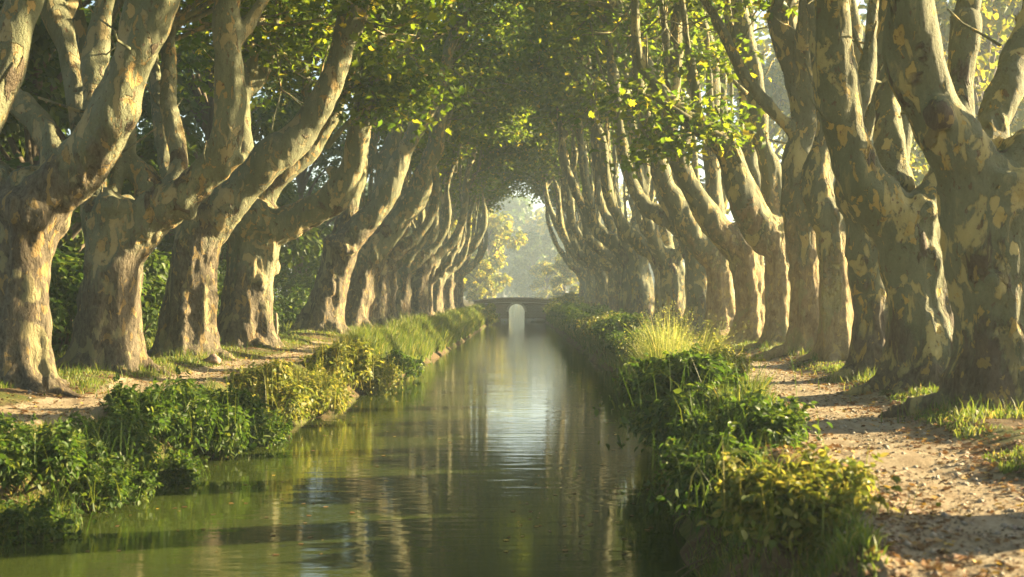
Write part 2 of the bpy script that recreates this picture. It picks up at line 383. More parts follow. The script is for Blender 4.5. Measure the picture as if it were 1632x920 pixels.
M_GROUND = ground_mat()
def water_mat():
    m, t, b = newmat('murky_green_water')
    g = t.nodes.new('ShaderNodeNewGeometry'); pos = g.outputs['Position']
    w1 = noisetex(t, mapping(t, pos, (.55, 2.4, 1)), 1.5, 3, .5, .3); w2 = noisetex(t, mapping(t, pos, (1.2, 5.5, 1)), 3.0, 3, .55, .2)
    w3 = noisetex(t, mapping(t, pos, (.25, .5, 1)), .7, 2)
    b.inputs['Base Color'].default_value = (.04, .056, .012, 1); b.inputs['Roughness'].default_value = .045; b.inputs['IOR'].default_value = 1.333
    h = math_(t, 'ADD', w1, math_(t, 'MULTIPLY', w2, math_(t, 'MULTIPLY', ramp(t, w3, [(.42, .12), (.62, 1)]), .32)))
    t.links.new(bump(t, h, .22, .022), b.inputs['Normal']); return m
M_WATER = water_mat()
def stone_mat(name, c0, c1, mortar, bricks=True, scale=1.0):
    m, t, b = newmat(name)
    tc = t.nodes.new('ShaderNodeTexCoord'); pos = tc.outputs['Object']
    n1 = noisetex(t, pos, 3 * scale, 5, .6); n2 = noisetex(t, pos, 22 * scale, 4, .65)
    c = mixc(t, n1, c0, c1); h = n2
    if bricks:
        br = N(t, 'ShaderNodeTexBrick', Scale=2.6, Mortar_Size=.025, Brick_Width=.7, Row_Height=.32)
        v = t.nodes.new('ShaderNodeMapping'); v.inputs['Rotation'].default_value = (R(90), 0, 0); t.links.new(pos, v.inputs[0]); t.links.new(v.outputs[0], br.inputs[0])
        c = mixc(t, br.outputs['Fac'], c, mortar); h = math_(t, 'SUBTRACT', n2, br.outputs['Fac'])
    c = mixc(t, ramp(t, n2, [(.5, 0), (.75, .5)]), c, tuple(k * .5 for k in c0))
    t.links.new(c, b.inputs['Base Color']); b.inputs['Roughness'].default_value = .9
    t.links.new(bump(t, h, .7, .02), b.inputs['Normal']); return m
M_STONE = stone_mat('bridge_brick', (.20, .14, .10), (.28, .22, .16), (.34, .31, .26))
M_COPING = stone_mat('bridge_coping', (.36, .31, .24), (.46, .41, .33), (.3, .3, .3), False)
M_ROCK = stone_mat('pinkish_rock', (.27, .17, .13), (.36, .25, .2), (.3, .3, .3), False, 2)
M_PEBBLE = stone_mat('path_pebble', (.30, .26, .2), (.42, .37, .3), (.3, .3, .3), False, 4)
M_POST = stone_mat('weathered_wood', (.26, .19, .12), (.36, .29, .20), (.3, .3, .3), False, 3)

# ------------------------------------------------------------------ ground, paths, water
def axis(*segs):
    out = []
    for a, b, s in segs: out.append(np.arange(a, b, s))
    return np.concatenate(out + [[segs[-1][1]]])
gx = axis((-260, -60, 25), (-60, -16, 2.0), (-16, -8, .4), (-8, 7.5, .09), (7.5, 16, .4), (16, 60, 2.0), (60, 260, 25))
gy = axis((-30, 3, 1.5), (3, 26, .11), (26, 50, .22), (50, 120, .6), (120, 220, 3), (220, 430, 15))
X, Y = np.meshgrid(gx, gy); nx, ny = len(gx), len(gy)
xf, yf = X.ravel(), Y.ravel()
Z = gz(xf, yf)
pm = pmask(xf, yf)
fi = (np.arange(ny - 1)[:, None] * nx + np.arange(nx - 1)[None]).ravel()
quads = np.stack([fi, fi + 1, fi + nx + 1, fi + nx], 1)
qc = np.stack([xf[quads].mean(1), yf[quads].mean(1)], 1)
isl = np.abs(qc[:, 0] - pl(qc[:, 1])) < .85; isr = np.abs(qc[:, 0] - pr(qc[:, 1])) < .95
inr = (qc[:, 1] > -30) & (qc[:, 1] < 118)
GV = np.stack([xf, yf, Z], 1)
def sub(name, sel, kindlabel=None):
    q = quads[sel]; u, inv = np.unique(q, return_inverse=True)
    o = link(name, mesh(name, GV[u], inv.ravel(), [4] * len(q), M_GROUND, {'path': ('POINT', pm[u])}, True)); o['kind'] = 'structure'; return o
sub('ground', ~((isl | isr) & inr)); sub('towpath_left', isl & inr); sub('towpath_right', isr & inr)
wb = MB(); wb.add([(-9, -30, WATER), (9, -30, WATER), (9, 425, WATER), (-9, 425, WATER)], [(0, 1, 2, 3)])
o = link('canal_water', wb.build('canal_water', M_WATER)); o['kind'] = 'structure'

# ------------------------------------------------------------------ haze
hb = MB(); hb.box((-280, -36, -2.9), (280, 440, 33))
mh = bpy.data.materials.new('morning_haze'); mh.use_nodes = True
t = mh.node_tree; t.nodes.remove(t.nodes['Principled BSDF'])
pv = t.nodes.new('ShaderNodeVolumePrincipled'); pv.inputs['Color'].default_value = (.72, .89, 1.0, 1)
pv.inputs['Density'].default_value = .00105; pv.inputs['Anisotropy'].default_value = .25
t.links.new(pv.outputs[0], t.nodes['Material Output'].inputs['Volume'])
o = link('haze', hb.build('haze', mh)); o['kind'] = 'stuff'

# ------------------------------------------------------------------ plane trees
DEPS = bpy.context.evaluated_depsgraph_get
def remesh(mb, voxel, smooth):
    me = mb.build('tmp', None); ob = bpy.data.objects.new('tmp', me); COL.objects.link(ob)
    rm = ob.modifiers.new('r', 'REMESH'); rm.mode = 'VOXEL'; rm.voxel_size = voxel; rm.use_smooth_shade = True
    sm = ob.modifiers.new('s', 'SMOOTH'); sm.iterations = smooth; sm.factor = .5
    dg = DEPS(); dg.update(); ev = ob.evaluated_get(dg); m2 = bpy.data.meshes.new_from_object(ev)
    bpy.data.objects.remove(ob); bpy.data.meshes.remove(me)
    n = len(m2.vertices); V = np.empty(n * 3, np.float32); m2.vertices.foreach_get('co', V); V = V.reshape(-1, 3).astype(float)
    Nn = np.empty(n * 3, np.float32); m2.vertices.foreach_get('normal', Nn); Nn = Nn.reshape(-1, 3)
    L = np.empty(len(m2.loops), np.int32); m2.loops.foreach_get('vertex_index', L)
    S = np.empty(len(m2.polygons), np.int32); m2.polygons.foreach_get('loop_total', S)
    bpy.data.meshes.remove(m2)
    return V, Nn, L, S

def grow(rng, P, d, r, thin, tips, bias, lvl, zmax, L0=1.9):
    """a branch that keeps dividing until its twigs are thin; tips collects where leaves hang"""
    L = L0 * rng.uniform(.75, 1.25) * (.86 ** lvl)
    pts = [np.append(P, r)]; p = np.array(P); dd = np.array(d)
    for k in range(3):
        pull = bias + np.array([0, 0, -1.2 if p[2] > zmax else .35])
        dd = dd + pull * .16 + rng.normal(0, .16, 3); dd /= np.linalg.norm(dd)
        p = p + dd * L / 3; pts.append(np.append(p, r * (1 - .3 * (k + 1) / 3)))
        if r < .075: tips.append(p.copy())
    thin.append(np.array(pts))
    r2 = r * .7
    if r2 < .018 or lvl > 5: return
    for k in range(2 if rng.random() < .55 else 3):
        rr = r2 * rng.uniform(.62, 1.0)
        v = rng.normal(0, 1, 3); v -= dd * np.dot(v, dd); v /= np.linalg.norm(v)
        a = rng.uniform(.3, .85); nd = dd * math.cos(a) + v * math.sin(a)
        if nd[2] < -.2: nd[2] *= .3
        grow(rng, p, nd / np.linalg.norm(nd), rr, thin, tips, bias, lvl + 1, zmax, L0)

def plane_tree_meshes(name, trunk, limbs, seed, side, mat, voxel=.05, smooth=4, per_tip=11, leaf=.19, tv=PLANE_V, tf=PLANE_F, sprays=(), rings=0.0, nroot=6, hole=-.12, nshoot=1, prune=False, burls=8, sprigs=14, zmin=6.7, zmax=17, leafmat=M_PLANE):
    """trunk / limbs: rows (x,y,z,r) in the tree's own metres; side is the direction of the canal (+1 or -1)"""
    rng = np.random.default_rng(seed)
    mb = MB(); thin = []; tips = []; low = []
    ph = rng.uniform(0, 6.28, 3); nl = rng.integers(5, 8)
    def flare(Q, a):
        z = Q[:, 2:3]; k = np.exp(-np.maximum(z, 0) / .55)
        f = 1 + k * (.20 + .27 * np.maximum(0, np.sin(nl * a[None] + ph[0]) * .6 + .5 * np.sin(3 * a[None] + ph[1])))
        if rings: f = f * (1 + np.exp(-((z - .35) / .45) ** 2) * (rings + .045 * np.sin(z * 26 + .6 * np.sin(3 * a[None]))))
        return f * (1 + .055 * np.sin(5 * a[None] + ph[2] + z * .5) + .035 * np.sin(9 * a[None] + ph[0] - z * .4))
    Q = spline(trunk, .12); tube(mb, Q, 40, .10, seed, flare)
    for q in range(nroot):
        a = q * 6.28 / nroot + rng.uniform(-.35, .35); r0 = trunk[1][3]; ln = rng.uniform(.35, .85); ca, sa = math.cos(a), math.sin(a); bx_, by_ = trunk[1][0], trunk[1][1]
        tube(mb, spline([(bx_ + ca * r0 * .7, by_ + sa * r0 * .7, .42, .13), (bx_ + ca * r0 * 1.12, by_ + sa * r0 * 1.12, .10, .15), (bx_ + ca * (r0 * 1.2 + ln * .5), by_ + sa * (r0 * 1.2 + ln * .5), -.03, .10), (bx_ + ca * (r0 * 1.2 + ln), by_ + sa * (r0 * 1.2 + ln) + rng.normal(0, .1), -.14, .06)], .1), 12, .2, seed + q)
    top = np.asarray(trunk[-1]); blob(mb, top[:3], top[3] * 1.04, seed=seed, wob=.4)
    limbs = [np.asarray(L, float) * np.array([1, 1, 1, .85]) for L in limbs]
    shoots = []
    for L in limbs:
        Ql = spline(L, .15)
        for q in range(nshoot if L[0][3] > .2 else 0):
            i = int(len(Ql) * rng.uniform(.28, .8)); c = Ql[i]
            if c[3] < .12: continue
            r = c[3] * rng.uniform(.42, .62); dx, dy = rng.normal(side * .1, .35), rng.normal(0, .45); hh = rng.uniform(2.6, 4.4)
            shoots.append(np.array([[c[0], c[1], c[2], r * 1.05], [c[0] + dx * .55, c[1] + dy * .5, c[2] + .5, r], [c[0] + dx, c[1] + dy, c[2] + hh * .45, r * .85], [c[0] + dx * 1.2 + side * .15, c[1] + dy * 1.2, c[2] + hh, r * .66]]))
    limbs = limbs + shoots
    for L in limbs:
        Ql = spline(L, .15)
        sarc = np.arange(len(Ql)) * .15; amp = np.minimum(1, sarc / 1.2) * (.10 + .35 * Ql[:, 3])
        for ax in range(3): Ql[:, ax] += amp * fbm(np.stack([sarc * .55, np.full(len(Ql), ax * 9.1 + seed), np.full(len(Ql), L[0][3] * 50)], 1), seed, 2) * (.7, .7, .4)[ax]
        Ql[:, 3] *= 1 + .10 * noise(np.stack([sarc * 1.4, np.full(len(Ql), seed * .37), sarc * 0], 1), 8)
        tube(mb, Ql, 20, .18, seed + 7)
        for q in range(int(rng.integers(0, 3)) if Ql[0, 3] > .15 else 0):      # pruned stubs
            i = rng.integers(len(Ql) // 4, len(Ql) - 2); v = rng.normal(0, 1, 3); v /= np.linalg.norm(v); c = Ql[i]; rr = c[3] * rng.uniform(.28, .42)
            tube(mb, np.array([[*(c[:3] + v * c[3] * .5), rr * 1.2], [*(c[:3] + v * c[3] * 1.15), rr], [*(c[:3] + v * c[3] * rng.uniform(1.3, 1.7)), rr * .85]]), 10, .2, seed + q)
        for q in range(int(rng.integers(1, 4))):
            i = rng.integers(len(Ql) // 3, len(Ql) - 1); v = rng.normal(0, 1, 3); v /= np.linalg.norm(v)
            blob(mb, Ql[i, :3] + v * Ql[i, 3] * .75, Ql[i, 3] * rng.uniform(.25, .42), seed=seed + q)
        d = Ql[-1, :3] - Ql[-4, :3]; d /= np.linalg.norm(d)
        b = np.array([side * rng.uniform(-.1, 1.3), rng.uniform(-.6, .6), .1])
        if Ql[-1, 3] > .05:
            r = Ql[-1, 3]; p0 = Ql[-1, :3] - d * .1
            grow(rng, p0, d, r * .97, thin, tips, b, 0 if r > .14 else 1, zmax)
    for k in range(burls):
        i = rng.integers(int(len(Q) * .35), len(Q)); a = rng.uniform(0, 6.28)
        blob(mb, Q[i, :3] + np.array([math.cos(a), math.sin(a), rng.uniform(-.3, .3)]) * Q[i, 3] * .9, Q[i, 3] * rng.uniform(.14, .30), (1, 1, rng.uniform(.8, 1.6)), seed + k, .5)
    V, Nn, LP, S = remesh(mb, voxel, smooth)
    z = V[:, 2]; lo = 1 - sstep(2.2, 4.4, z + .8 * noise(V * .8, seed))
    ridg = fbm(V * np.array([5.0, 5.0, .9]), seed, 3); lump = fbm(V * np.array([1.8, 1.8, 1.2]), seed + 5, 2); fine = fbm(V * np.array([9, 9, 4.0]), seed + 9, 2)
    rg2 = 1 - np.abs(fbm(V * np.array([7.0, 7.0, 1.6]), seed + 3, 2)) * 2
    disp = lo * (.03 * ridg + .038 * lump + .024 * fine + .012 * rg2) + (1 - lo) * (.016 * ridg + .045 * lump + .012 * fine)
    V = V + Nn * disp[:, None]
    # twigs, sprigs and the hanging sprays the photo shows
    for L in limbs:
        Ql = spline(np.asarray(L, float), .15)
        for q in range(sprigs):
            i = rng.integers(len(Ql) // 3, len(Ql))
            if Ql[i, 2] < zmin: continue
            v = rng.normal(0, 1, 3); v[0] += side * .5; v /= np.linalg.norm(v)
            grow(rng, Ql[i, :3] + v * Ql[i, 3] * .7, v, .03, thin, tips, np.array([side * .3, 0, .2]), 2, zmax, 1.3)
    for L in limbs if sprigs > 9 else []:       # bare side twigs
        Ql = spline(L, .15)
        for q in range(2):
            i = rng.integers(len(Ql) // 4, len(Ql)); v = rng.normal(0, 1, 3); v[2] = abs(v[2]); v /= np.linalg.norm(v)
            grow(rng, Ql[i, :3] + v * Ql[i, 3] * .7, v, rng.uniform(.016, .026), thin, [], np.array([side * .2, 0, .8]), 3, 99, 1.3)
    for (pts, n, spread) in sprays:
        Qs = np.asarray(pts, float); thin.append(Qs); Qs = spline(Qs, .25)
        for i in range(len(Qs) // 2, len(Qs)):
            for k in range(n): low.append(Qs[i, :3] + rng.normal(0, 1, 3) * np.array([spread, spread, spread * .45]))
    tw = MB()
    for q in thin:
        q = spline(q, .35) if q[0, 3] > .05 else q
        tube(tw, q, 9 if q[0, 3] > .07 else (6 if q[0, 3] > .03 else 4), 0)
    TV = np.concatenate(tw.V); n0 = len(V)
    tme = mesh(name + '_trunk', np.concatenate([V, TV]), np.concatenate([LP, np.array(tw.F) + n0]), np.concatenate([S, np.array(tw.S)]), mat, None, True)
    tp = np.array(tips); tp = tp[tp[:, 2] > zmin + .5 * noise(tp * .7, seed)]
    tp = tp[noise(tp * .42 + np.array([seed * 1.7, 0, 0]), 3) > np.where(tp[:, 2] > 10.5, -2, hole)]
    if prune: tp = tp[(side * tp[:, 0] > -.3) | (tp[:, 2] > 11.0)]
    if low: tp = np.concatenate([tp, np.array(low)])
    tp = np.concatenate([tp, tp[(tp[:, 2] > 11.0) & (rng.random(len(tp)) < .5)]])          # the tops are thicker than the undersides
    n = len(tp) * per_tip
    P = np.repeat(tp, per_tip, 0) + rng.normal(0, 1, (n, 3)) * np.array([.42, .42, .26]) + np.array([0, 0, -.12])
    Nr = rng.normal(0, .55, (n, 3)) + np.array([0, 0, .9]); Yv = rng.normal(0, 1, (n, 3)) + np.array([0, 0, -.8])
    cme = leaf_mesh(name + '_crown', [leaves(P, Nr, leaf * rng.uniform(.6, 1.25, n), rng, tv, tf, Yv)], leafmat)
    return tme, cme
STAT = []
def finish_tree(root, tme, cme):
    link('trunk', tme, root); link('crown', cme, root); STAT.append((len(tme.polygons), len(cme.polygons)))

def hand_tree(D, bpx, trunk, limbs, side, label, mat, seed, sprays=(), **kw):
    """a near tree: limb axes measured on the photo at the tree's own distance D, then kept in metres"""
    bx = (bpx - CX) / F * D; bz = gz1(bx, D) - .02
    def cv(L, dflt=None):
        out = []
        m = len(L)
        for i, q in enumerate(L):
            dy = q[3] if len(q) > 3 else 0.0
            d = D + dy
            out.append(((q[0] - CX) / F * d - bx, dy, CAMZ - (q[1] - HY) / F * d - bz, q[2] / F * d))
        return out
    T = [(x, y, z, r * (.90 if side < 0 else .93)) for x, y, z, r in cv(trunk)]; T[0] = (T[0][0], 0, -.35, T[0][3])
    Ls = []
    for (dy0, dy1, L) in limbs:
        Ls.append(cv([(*q[:3], dy0 + (dy1 - dy0) * i / (len(L) - 1)) for i, q in enumerate(L)]))
    sp = [(cv([(*q[:3], dy) for q in pts]), n, spread) for (dy, pts, n, spread) in sprays]
    root = empty('plane_tree', label, 'tree', (bx, D, bz), 'plane trees lining the canal')
    finish_tree(root, *plane_tree_meshes('plane', T, Ls, seed, side, mat, sprays=sp, **kw))
    return root

ON, OFF = 1, -1
# left row, nearest first ------------------------------------------------
hand_tree(14.0, -185, [(-185,665,80),(-180,600,64),(-178,500,58),(-165,330,62),(-150,275,58)],
  [(0,.2,[(-150,285,52),(-85,250,46),(-30,190,42),(10,105,38),(35,10,33),(52,-80,28)]), (0,1,[(-165,290,46),(-200,150,40),(-215,0,36)])],
  ON, 'plane tree mostly outside the photo, one leaning limb showing in the upper left corner', BARK_L, 101, voxel=.04)
hand_tree(17.9, 25, [(22,640,66),(24,590,52),(32,480,46),(40,390,47),(52,320,55)],
  [(0,-.3,[(55,335,52),(112,285,49),(165,222,45),(200,145,41),(225,70,36),(248,0,32),(270,-80,28)]),
   (0,.4,[(40,335,44),(12,300,36),(-40,265,30),(-100,190,26)]),
   (.2,.9,[(98,280,34),(75,215,28),(25,148,25),(-30,80,22),(-60,-40,20)]),
   (.4,1.6,[(112,290,27),(132,215,22),(117,110,21),(88,20,22),(60,-70,18)]),
   (.3,1.2,[(130,262,26),(149,180,23),(157,90,21),(168,0,20),(180,-80,18)])],
  ON, 'dark shaded plane tree at the left edge, thick limb leaning right across the upper corner', BARK_L, 112, voxel=.04)
hand_tree(21.7, 168, [(166,612,64),(170,570,54),(176,480,47),(180,400,47),(178,352,44)],
  [(0,-.4,[(192,405,42),(240,345,38),(295,303,36),(340,253,33),(362,190,30),(374,100,28),(368,20,27),(378,-70,24)]),
   (0,.2,[(165,372,38),(150,338,30),(155,318,18)]),
   (.5,1.6,[(225,350,28),(240,302,26),(205,252,24),(170,205,20),(140,110,16)]),
   (.6,2.0,[(270,320,26),(285,270,19),(270,180,17),(260,80,16),(250,-30,15)])],
  ON, 'broad-footed plane tree on the left bank with a broken stub beside its limb', BARK_L, 103, voxel=.045)
hand_tree(26.5, 298, [(297,588,52),(297,560,44),(302,480,38),(308,410,37),(320,352,40)],
  [(0,-.6,[(325,368,40),(375,312,37),(430,262,33),(482,208,30),(522,138,26),(548,60,21),(560,-20,19),(575,-90,17)]),
   (.3,1.0,[(342,345,26),(385,275,20),(386,180,17),(400,90,15),(415,-10,13)]),
   (.2,1.0,[(305,352,26),(285,310,20),(262,255,16),(250,150,13),(240,20,11)])],
  ON, 'brown-barked plane tree beside the pinkish rock, one long limb slanting up to the right', BARK_L, 104, voxel=.05)
hand_tree(32.4, 390, [(388,568,54),(388,542,47),(396,470,41),(402,400,41),(405,352,44)],
  [(0,-.5,[(420,368,36),(480,340,30),(530,310,28),(560,255,25),(578,185,23),(592,110,22),(605,30,20),(615,-50,18)]),
   (.2,.8,[(402,355,30),(430,300,22),(480,257,19),(525,205,16),(548,150,13),(565,90,10)]),
   (.3,1.2,[(385,350,26),(368,290,18),(372,200,15),(385,100,13),(380,-10,12)])],
  ON, 'pale flaking plane tree on the left bank whose horizontal elbow limb turns straight up', BARK_L, 105, voxel=.05,
  sprays=[(-.8,[(520,235,5),(560,190,4),(610,160,3),(665,150,2)],9,.3), (-.6,[(500,230,5),(545,150,4),(600,120,3),(680,120,2)],10,.34)])
hand_tree(43, 515, [(512,542,40),(516,515,33),(530,445,28),(546,392,28)],
  [(0,-.5,[(548,400,27),(588,352,24),(622,292,21),(650,232,18),(685,165,15),(715,100,12),(738,30,10)]),
   (.2,1,[(542,395,22),(556,330,18),(575,265,15),(582,190,13),(598,100,12),(590,-10,10)])],
  ON, 'leaning plane tree, first of the crowded line after the gap on the left bank', BARK_L, 106, zmin=8.6, voxel=.06)
hand_tree(49, 558, [(558,535,33),(562,505,28),(576,445,26),(592,402,26)],
  [(0,-.5,[(596,405,25),(638,342,23),(668,296,20),(690,240,17),(706,170,14),(722,80,12)]),
   (.2,1,[(588,402,21),(605,335,17),(620,250,14),(640,160,12),(660,50,10)])],
  ON, 'leaning plane tree just behind the first of the crowded line on the left bank', BARK_L, 107, zmin=8.6, voxel=.06)
# right row, nearest first -----------------------------------------------
hand_tree(14.3, 1592, [(1597,690,92),(1594,640,74),(1590,540,66),(1582,440,68),(1574,340,74),(1568,285,70)],
  [(0,-.2,[(1558,295,62),(1512,225,58),(1472,150,55),(1456,70,51),(1448,0,48),(1440,-80,44)]),
   (0,.2,[(1588,295,50),(1628,252,42),(1690,225,38),(1760,150,34),(1800,0,30)]),
   (.3,1.4,[(1568,262,42),(1576,185,34),(1602,100,30),(1636,10,27),(1660,-80,24)])],
  OFF, 'huge mottled plane tree at the right edge with a knotted thick limb', BARK_R, 201, prune=True, nshoot=0, rings=.10, voxel=.04, burls=9)
hand_tree(17.5, 1480, [(1482,645,76),(1480,600,61),(1468,520,54),(1456,430,53),(1446,362,57)],
  [(0,-.3,[(1430,355,48),(1377,295,42),(1347,225,39),(1336,150,36),(1329,70,34),(1325,0,32),(1318,-80,28)]),
   (0,.5,[(1460,355,46),(1500,310,40),(1522,250,36),(1528,150,30),(1540,20,26)]),
   (.5,1.6,[(1422,305,38),(1416,235,31),(1412,150,27),(1438,60,21),(1460,-40,16)]),
   (.2,.6,[(1345,205,22),(1370,142,16),(1384,60,13),(1400,-40,12)])],
  OFF, 'grey-green plane tree with swollen ringed foot and wide goblet fork', BARK_R, 202, prune=True, nshoot=0, rings=.14, voxel=.04, burls=9)
hand_tree(20.5, 1395, [(1397,615,50),(1395,570,39),(1388,480,34),(1382,400,34),(1382,345,36)],
  [(0,-.3,[(1378,350,32),(1352,300,26),(1372,235,20),(1396,120,18),(1405,-10,16)]),
   (.2,1,[(1390,345,30),(1420,300,24),(1440,200,20),(1430,60,16)])],
  OFF, 'slim shaded plane tree squeezed just behind the ringed-foot tree', BARK_R, 203, prune=True, nshoot=0, zmin=7.6, voxel=.05)
hand_tree(24.6, 1338, [(1340,592,42),(1338,560,33),(1332,480,28),(1327,400,28),(1325,345,28)],
  [(0,-.2,[(1322,355,27),(1302,290,24),(1312,200,20),(1302,100,18),(1290,-10,16)]),
   (.2,1,[(1330,345,24),(1350,280,18),(1365,180,15),(1370,40,13)])],
  OFF, 'plane tree with a brilliantly sunlit edge down the right of its sun-gilded trunk', BARK_SUNTINT, 204, prune=True, zmin=7.6, voxel=.05)
hand_tree(27.5, 1288, [(1290,582,44),(1289,550,36),(1287,470,32),(1282,390,33),(1280,325,36)],
  [(0,-.3,[(1280,335,36),(1275,262,34),(1285,190,31),(1276,110,29),(1256,40,28),(1245,-60,25)]),
   (-.2,-.6,[(1272,218,18),(1240,186,12),(1200,145,10),(1165,85,9),(1128,10,7)]),
   (.3,1.2,[(1285,320,28),(1310,260,22),(1330,160,18),(1330,20,15)])],
  OFF, 'sun-gilded plane tree from whose limb a thin bare dark branch slants left', BARK_SUNTINT, 205, prune=True, zmin=7.6, voxel=.05)
hand_tree(31.6, 1243, [(1244,566,32),(1243,540,27),(1243,470,24),(1240,410,25),(1235,372,28)],
  [(0,-.6,[(1232,388,30),(1195,340,29),(1170,290,26),(1148,235,23),(1092,190,17),(1042,140,14),(1017,80,11),(1013,-10,9)]),
   (.3,1.0,[(1235,372,24),(1228,290,20),(1202,220,18),(1196,130,17),(1182,40,15),(1170,-60,13)])],
  OFF, 'plane tree whose sinuous limb snakes far left over the canal behind bright leaves', BARK_SUNTINT, 206, prune=True, zmin=8.6, voxel=.05,
  sprays=[(-.9,[(1150,215,5),(1110,205,4),(1070,215,3),(1030,225,2)],8,.3), (-.8,[(1100,190,5),(1060,165,4),(1020,150,3),(985,150,2)],6,.3),
          (-.8,[(1180,260,4),(1165,220,3),(1150,190,2),(1140,170,2)],7,.3), (.2,[(1190,150,4),(1165,125,3),(1140,90,2),(1100,90,2)],6,.3)])
hand_tree(34.6, 1197, [(1198,560,38),(1197,532,31),(1195,470,28),(1188,412,29),(1180,384,30)],
  [(0,-.5,[(1180,398,30),(1135,356,26),(1100,310,22),(1082,260,18),(1068,200,15),(1075,110,13),(1085,-10,11)]),
   (.3,1,[(1186,385,25),(1202,310,18),(1190,235,15),(1186,150,13),(1195,20,11)])],
  OFF, 'stout sun-gilded plane tree with a smooth curving limb, left of the sinuous-limbed tree', BARK_SUNTINT, 207, prune=True, zmin=8.6, voxel=.055)
hand_tree(38.8, 1153, [(1154,550,33),(1153,522,27),(1148,460,24),(1140,402,25)],
  [(0,-.5,[(1138,412,25),(1100,366,22),(1070,320,19),(1050,260,16),(1030,190,13),(1020,90,11)]),
   (.2,1,[(1145,398,20),(1140,320,16),(1130,230,14),(1140,110,12)])],
  OFF, 'plane tree where the right row turns from sunlit orange to shaded grey trunks', BARK_SUNTINT, 208, prune=True, zmin=8.6, voxel=.06)

# the long tails of both rows: four shapes, each tree a copy with its own parts
def far_proto(seed, mat, prune=False):
    rng = np.random.default_rng(seed); j = lambda s: rng.uniform(-s, s)
    hgt = rng.uniform(2.6, 3.2)
    tr = [(0,0,-.35,.66),(0.02,0,.35,.57),(.08,j(.08),1.3,.50),(.16+j(.08),j(.1),2.2,.47),(.34+j(.1),j(.1),hgt,.5)]
    tx, tz = tr[-1][0], hgt
    a = j(.4)
    lim = [[(tx+.05,0,tz-.15,.42),(tx+.8,a*.5,tz+.45,.36),(tx+1.6+j(.2),a,tz+1.2,.30),(tx+2.25+j(.2),a+j(.3),tz+2.6,.245),(tx+2.55+j(.3),a+j(.5),tz+4.6,.20),(tx+2.8+j(.4),a+j(.8),tz+7.2,.15)],
           [(tx,.1,tz-.1,.38),(tx+.45,.6+j(.2),tz+.8,.30),(tx+.9+j(.2),1.0+j(.3),tz+2.0,.24),(tx+1.1+j(.3),1.2+j(.4),tz+4.2,.19),(tx+1.5+j(.4),1.3+j(.6),tz+7.0,.14)],
           [(tx-.1,-.1,tz-.1,.36),(tx+.2,-.7+j(.2),tz+.9,.28),(tx+.5+j(.3),-1.1+j(.3),tz+2.4,.22),(tx+.6+j(.4),-1.4+j(.4),tz+4.6,.18),(tx+.9+j(.5),-1.5+j(.5),tz+7.2,.13)],
           [(tx-.2,0,tz-.2,.32),(tx-.75,j(.3),tz+.8,.24),(tx-1.1,j(.5),tz+2.6,.19),(tx-1.0,j(.6),tz+6.2,.14)]]
    return plane_tree_meshes('far_plane', tr, lim, seed, 1, mat, voxel=.075, smooth=3, per_tip=9, leaf=.25, tv=CLUMP_V, tf=CLUMP_F, sprigs=9, nshoot=2, prune=prune, hole=-.4, zmin=9.2, burls=7, zmax=17)
protoL = [far_proto(300 + k, BARK_L) for k in range(4)]; protoR = [far_proto(320 + k, BARK_R, True) for k in range(4)]
ORD = ['last', 'second', 'third', 'fourth', 'fifth', 'sixth', 'seventh', 'eighth', 'ninth', 'tenth', 'eleventh', 'twelfth', 'thirteenth', 'fourteenth']
rngT = np.random.default_rng(5)
def nfb_ok(i, ys): return i < len(ys) - 1
def far_row(ys, xs, protos, flip, name):
    first = {}
    for i, y in enumerate(ys):
        x = xs(y) + rngT.uniform(-.25, .25); y = y + rngT.uniform(-.9, .9) * (i > 0 and nfb_ok(i, ys)); k = (i * 7 // 3) % 4; nfb = len(ys) - 1 - i
        lab = ('hazy plane tree standing next to the bridge, end of the %s row' % name) if nfb == 0 else \
              ('hazy grey plane tree in the %s row, %s from the bridge' % (name, ORD[nfb]))
        rot = (math.pi if flip else 0) + rngT.uniform(-.45, .45); s = rngT.uniform(.84, 1.14)
        loc = (x, y, gz1(x, y) - .02)
        if k not in first:
            r = empty('plane_tree', lab, 'tree', loc, 'plane trees lining the canal', rot, s)
            finish_tree(r, *protos[k]); first[k] = r
        else: copy_thing(first[k], lab, loc, rot, s)
far_row([55,61,67,73,79.5,86,92.5,99.5,107], lambda y: np.interp(y, [55, 107], [-6.25, -5.15]), protoL, False, 'left')
far_row([43.2,48,53,58,63.5,69,75,81,87,93.5,100,107], lambda y: np.interp(y, [43, 107], [6.1, 5.65]), protoR, True, 'right')

# unseen trees continue both rows, added to block sky light and shade the foreground
for side_, protos, xs, lab in ((0, protoL, -7.0, 'unseen plane tree added for shade in the left row, beside or behind the photographer'), (1, protoR, 5.6, 'unseen plane tree added for shade in the right row, beside or behind the photographer')):
    for i, y in enumerate((8.5, 2, -5, -12)):
        r = empty('plane_tree', lab, 'tree', (xs, y, gz1(xs, y) - .02), 'unseen shade trees behind the photographer', (math.pi if side_ else 0) + .2 * (i % 3 - 1), 1.0)
        link('trunk', protos[i % 3][0], r); link('crown', protos[i % 3][1], r)


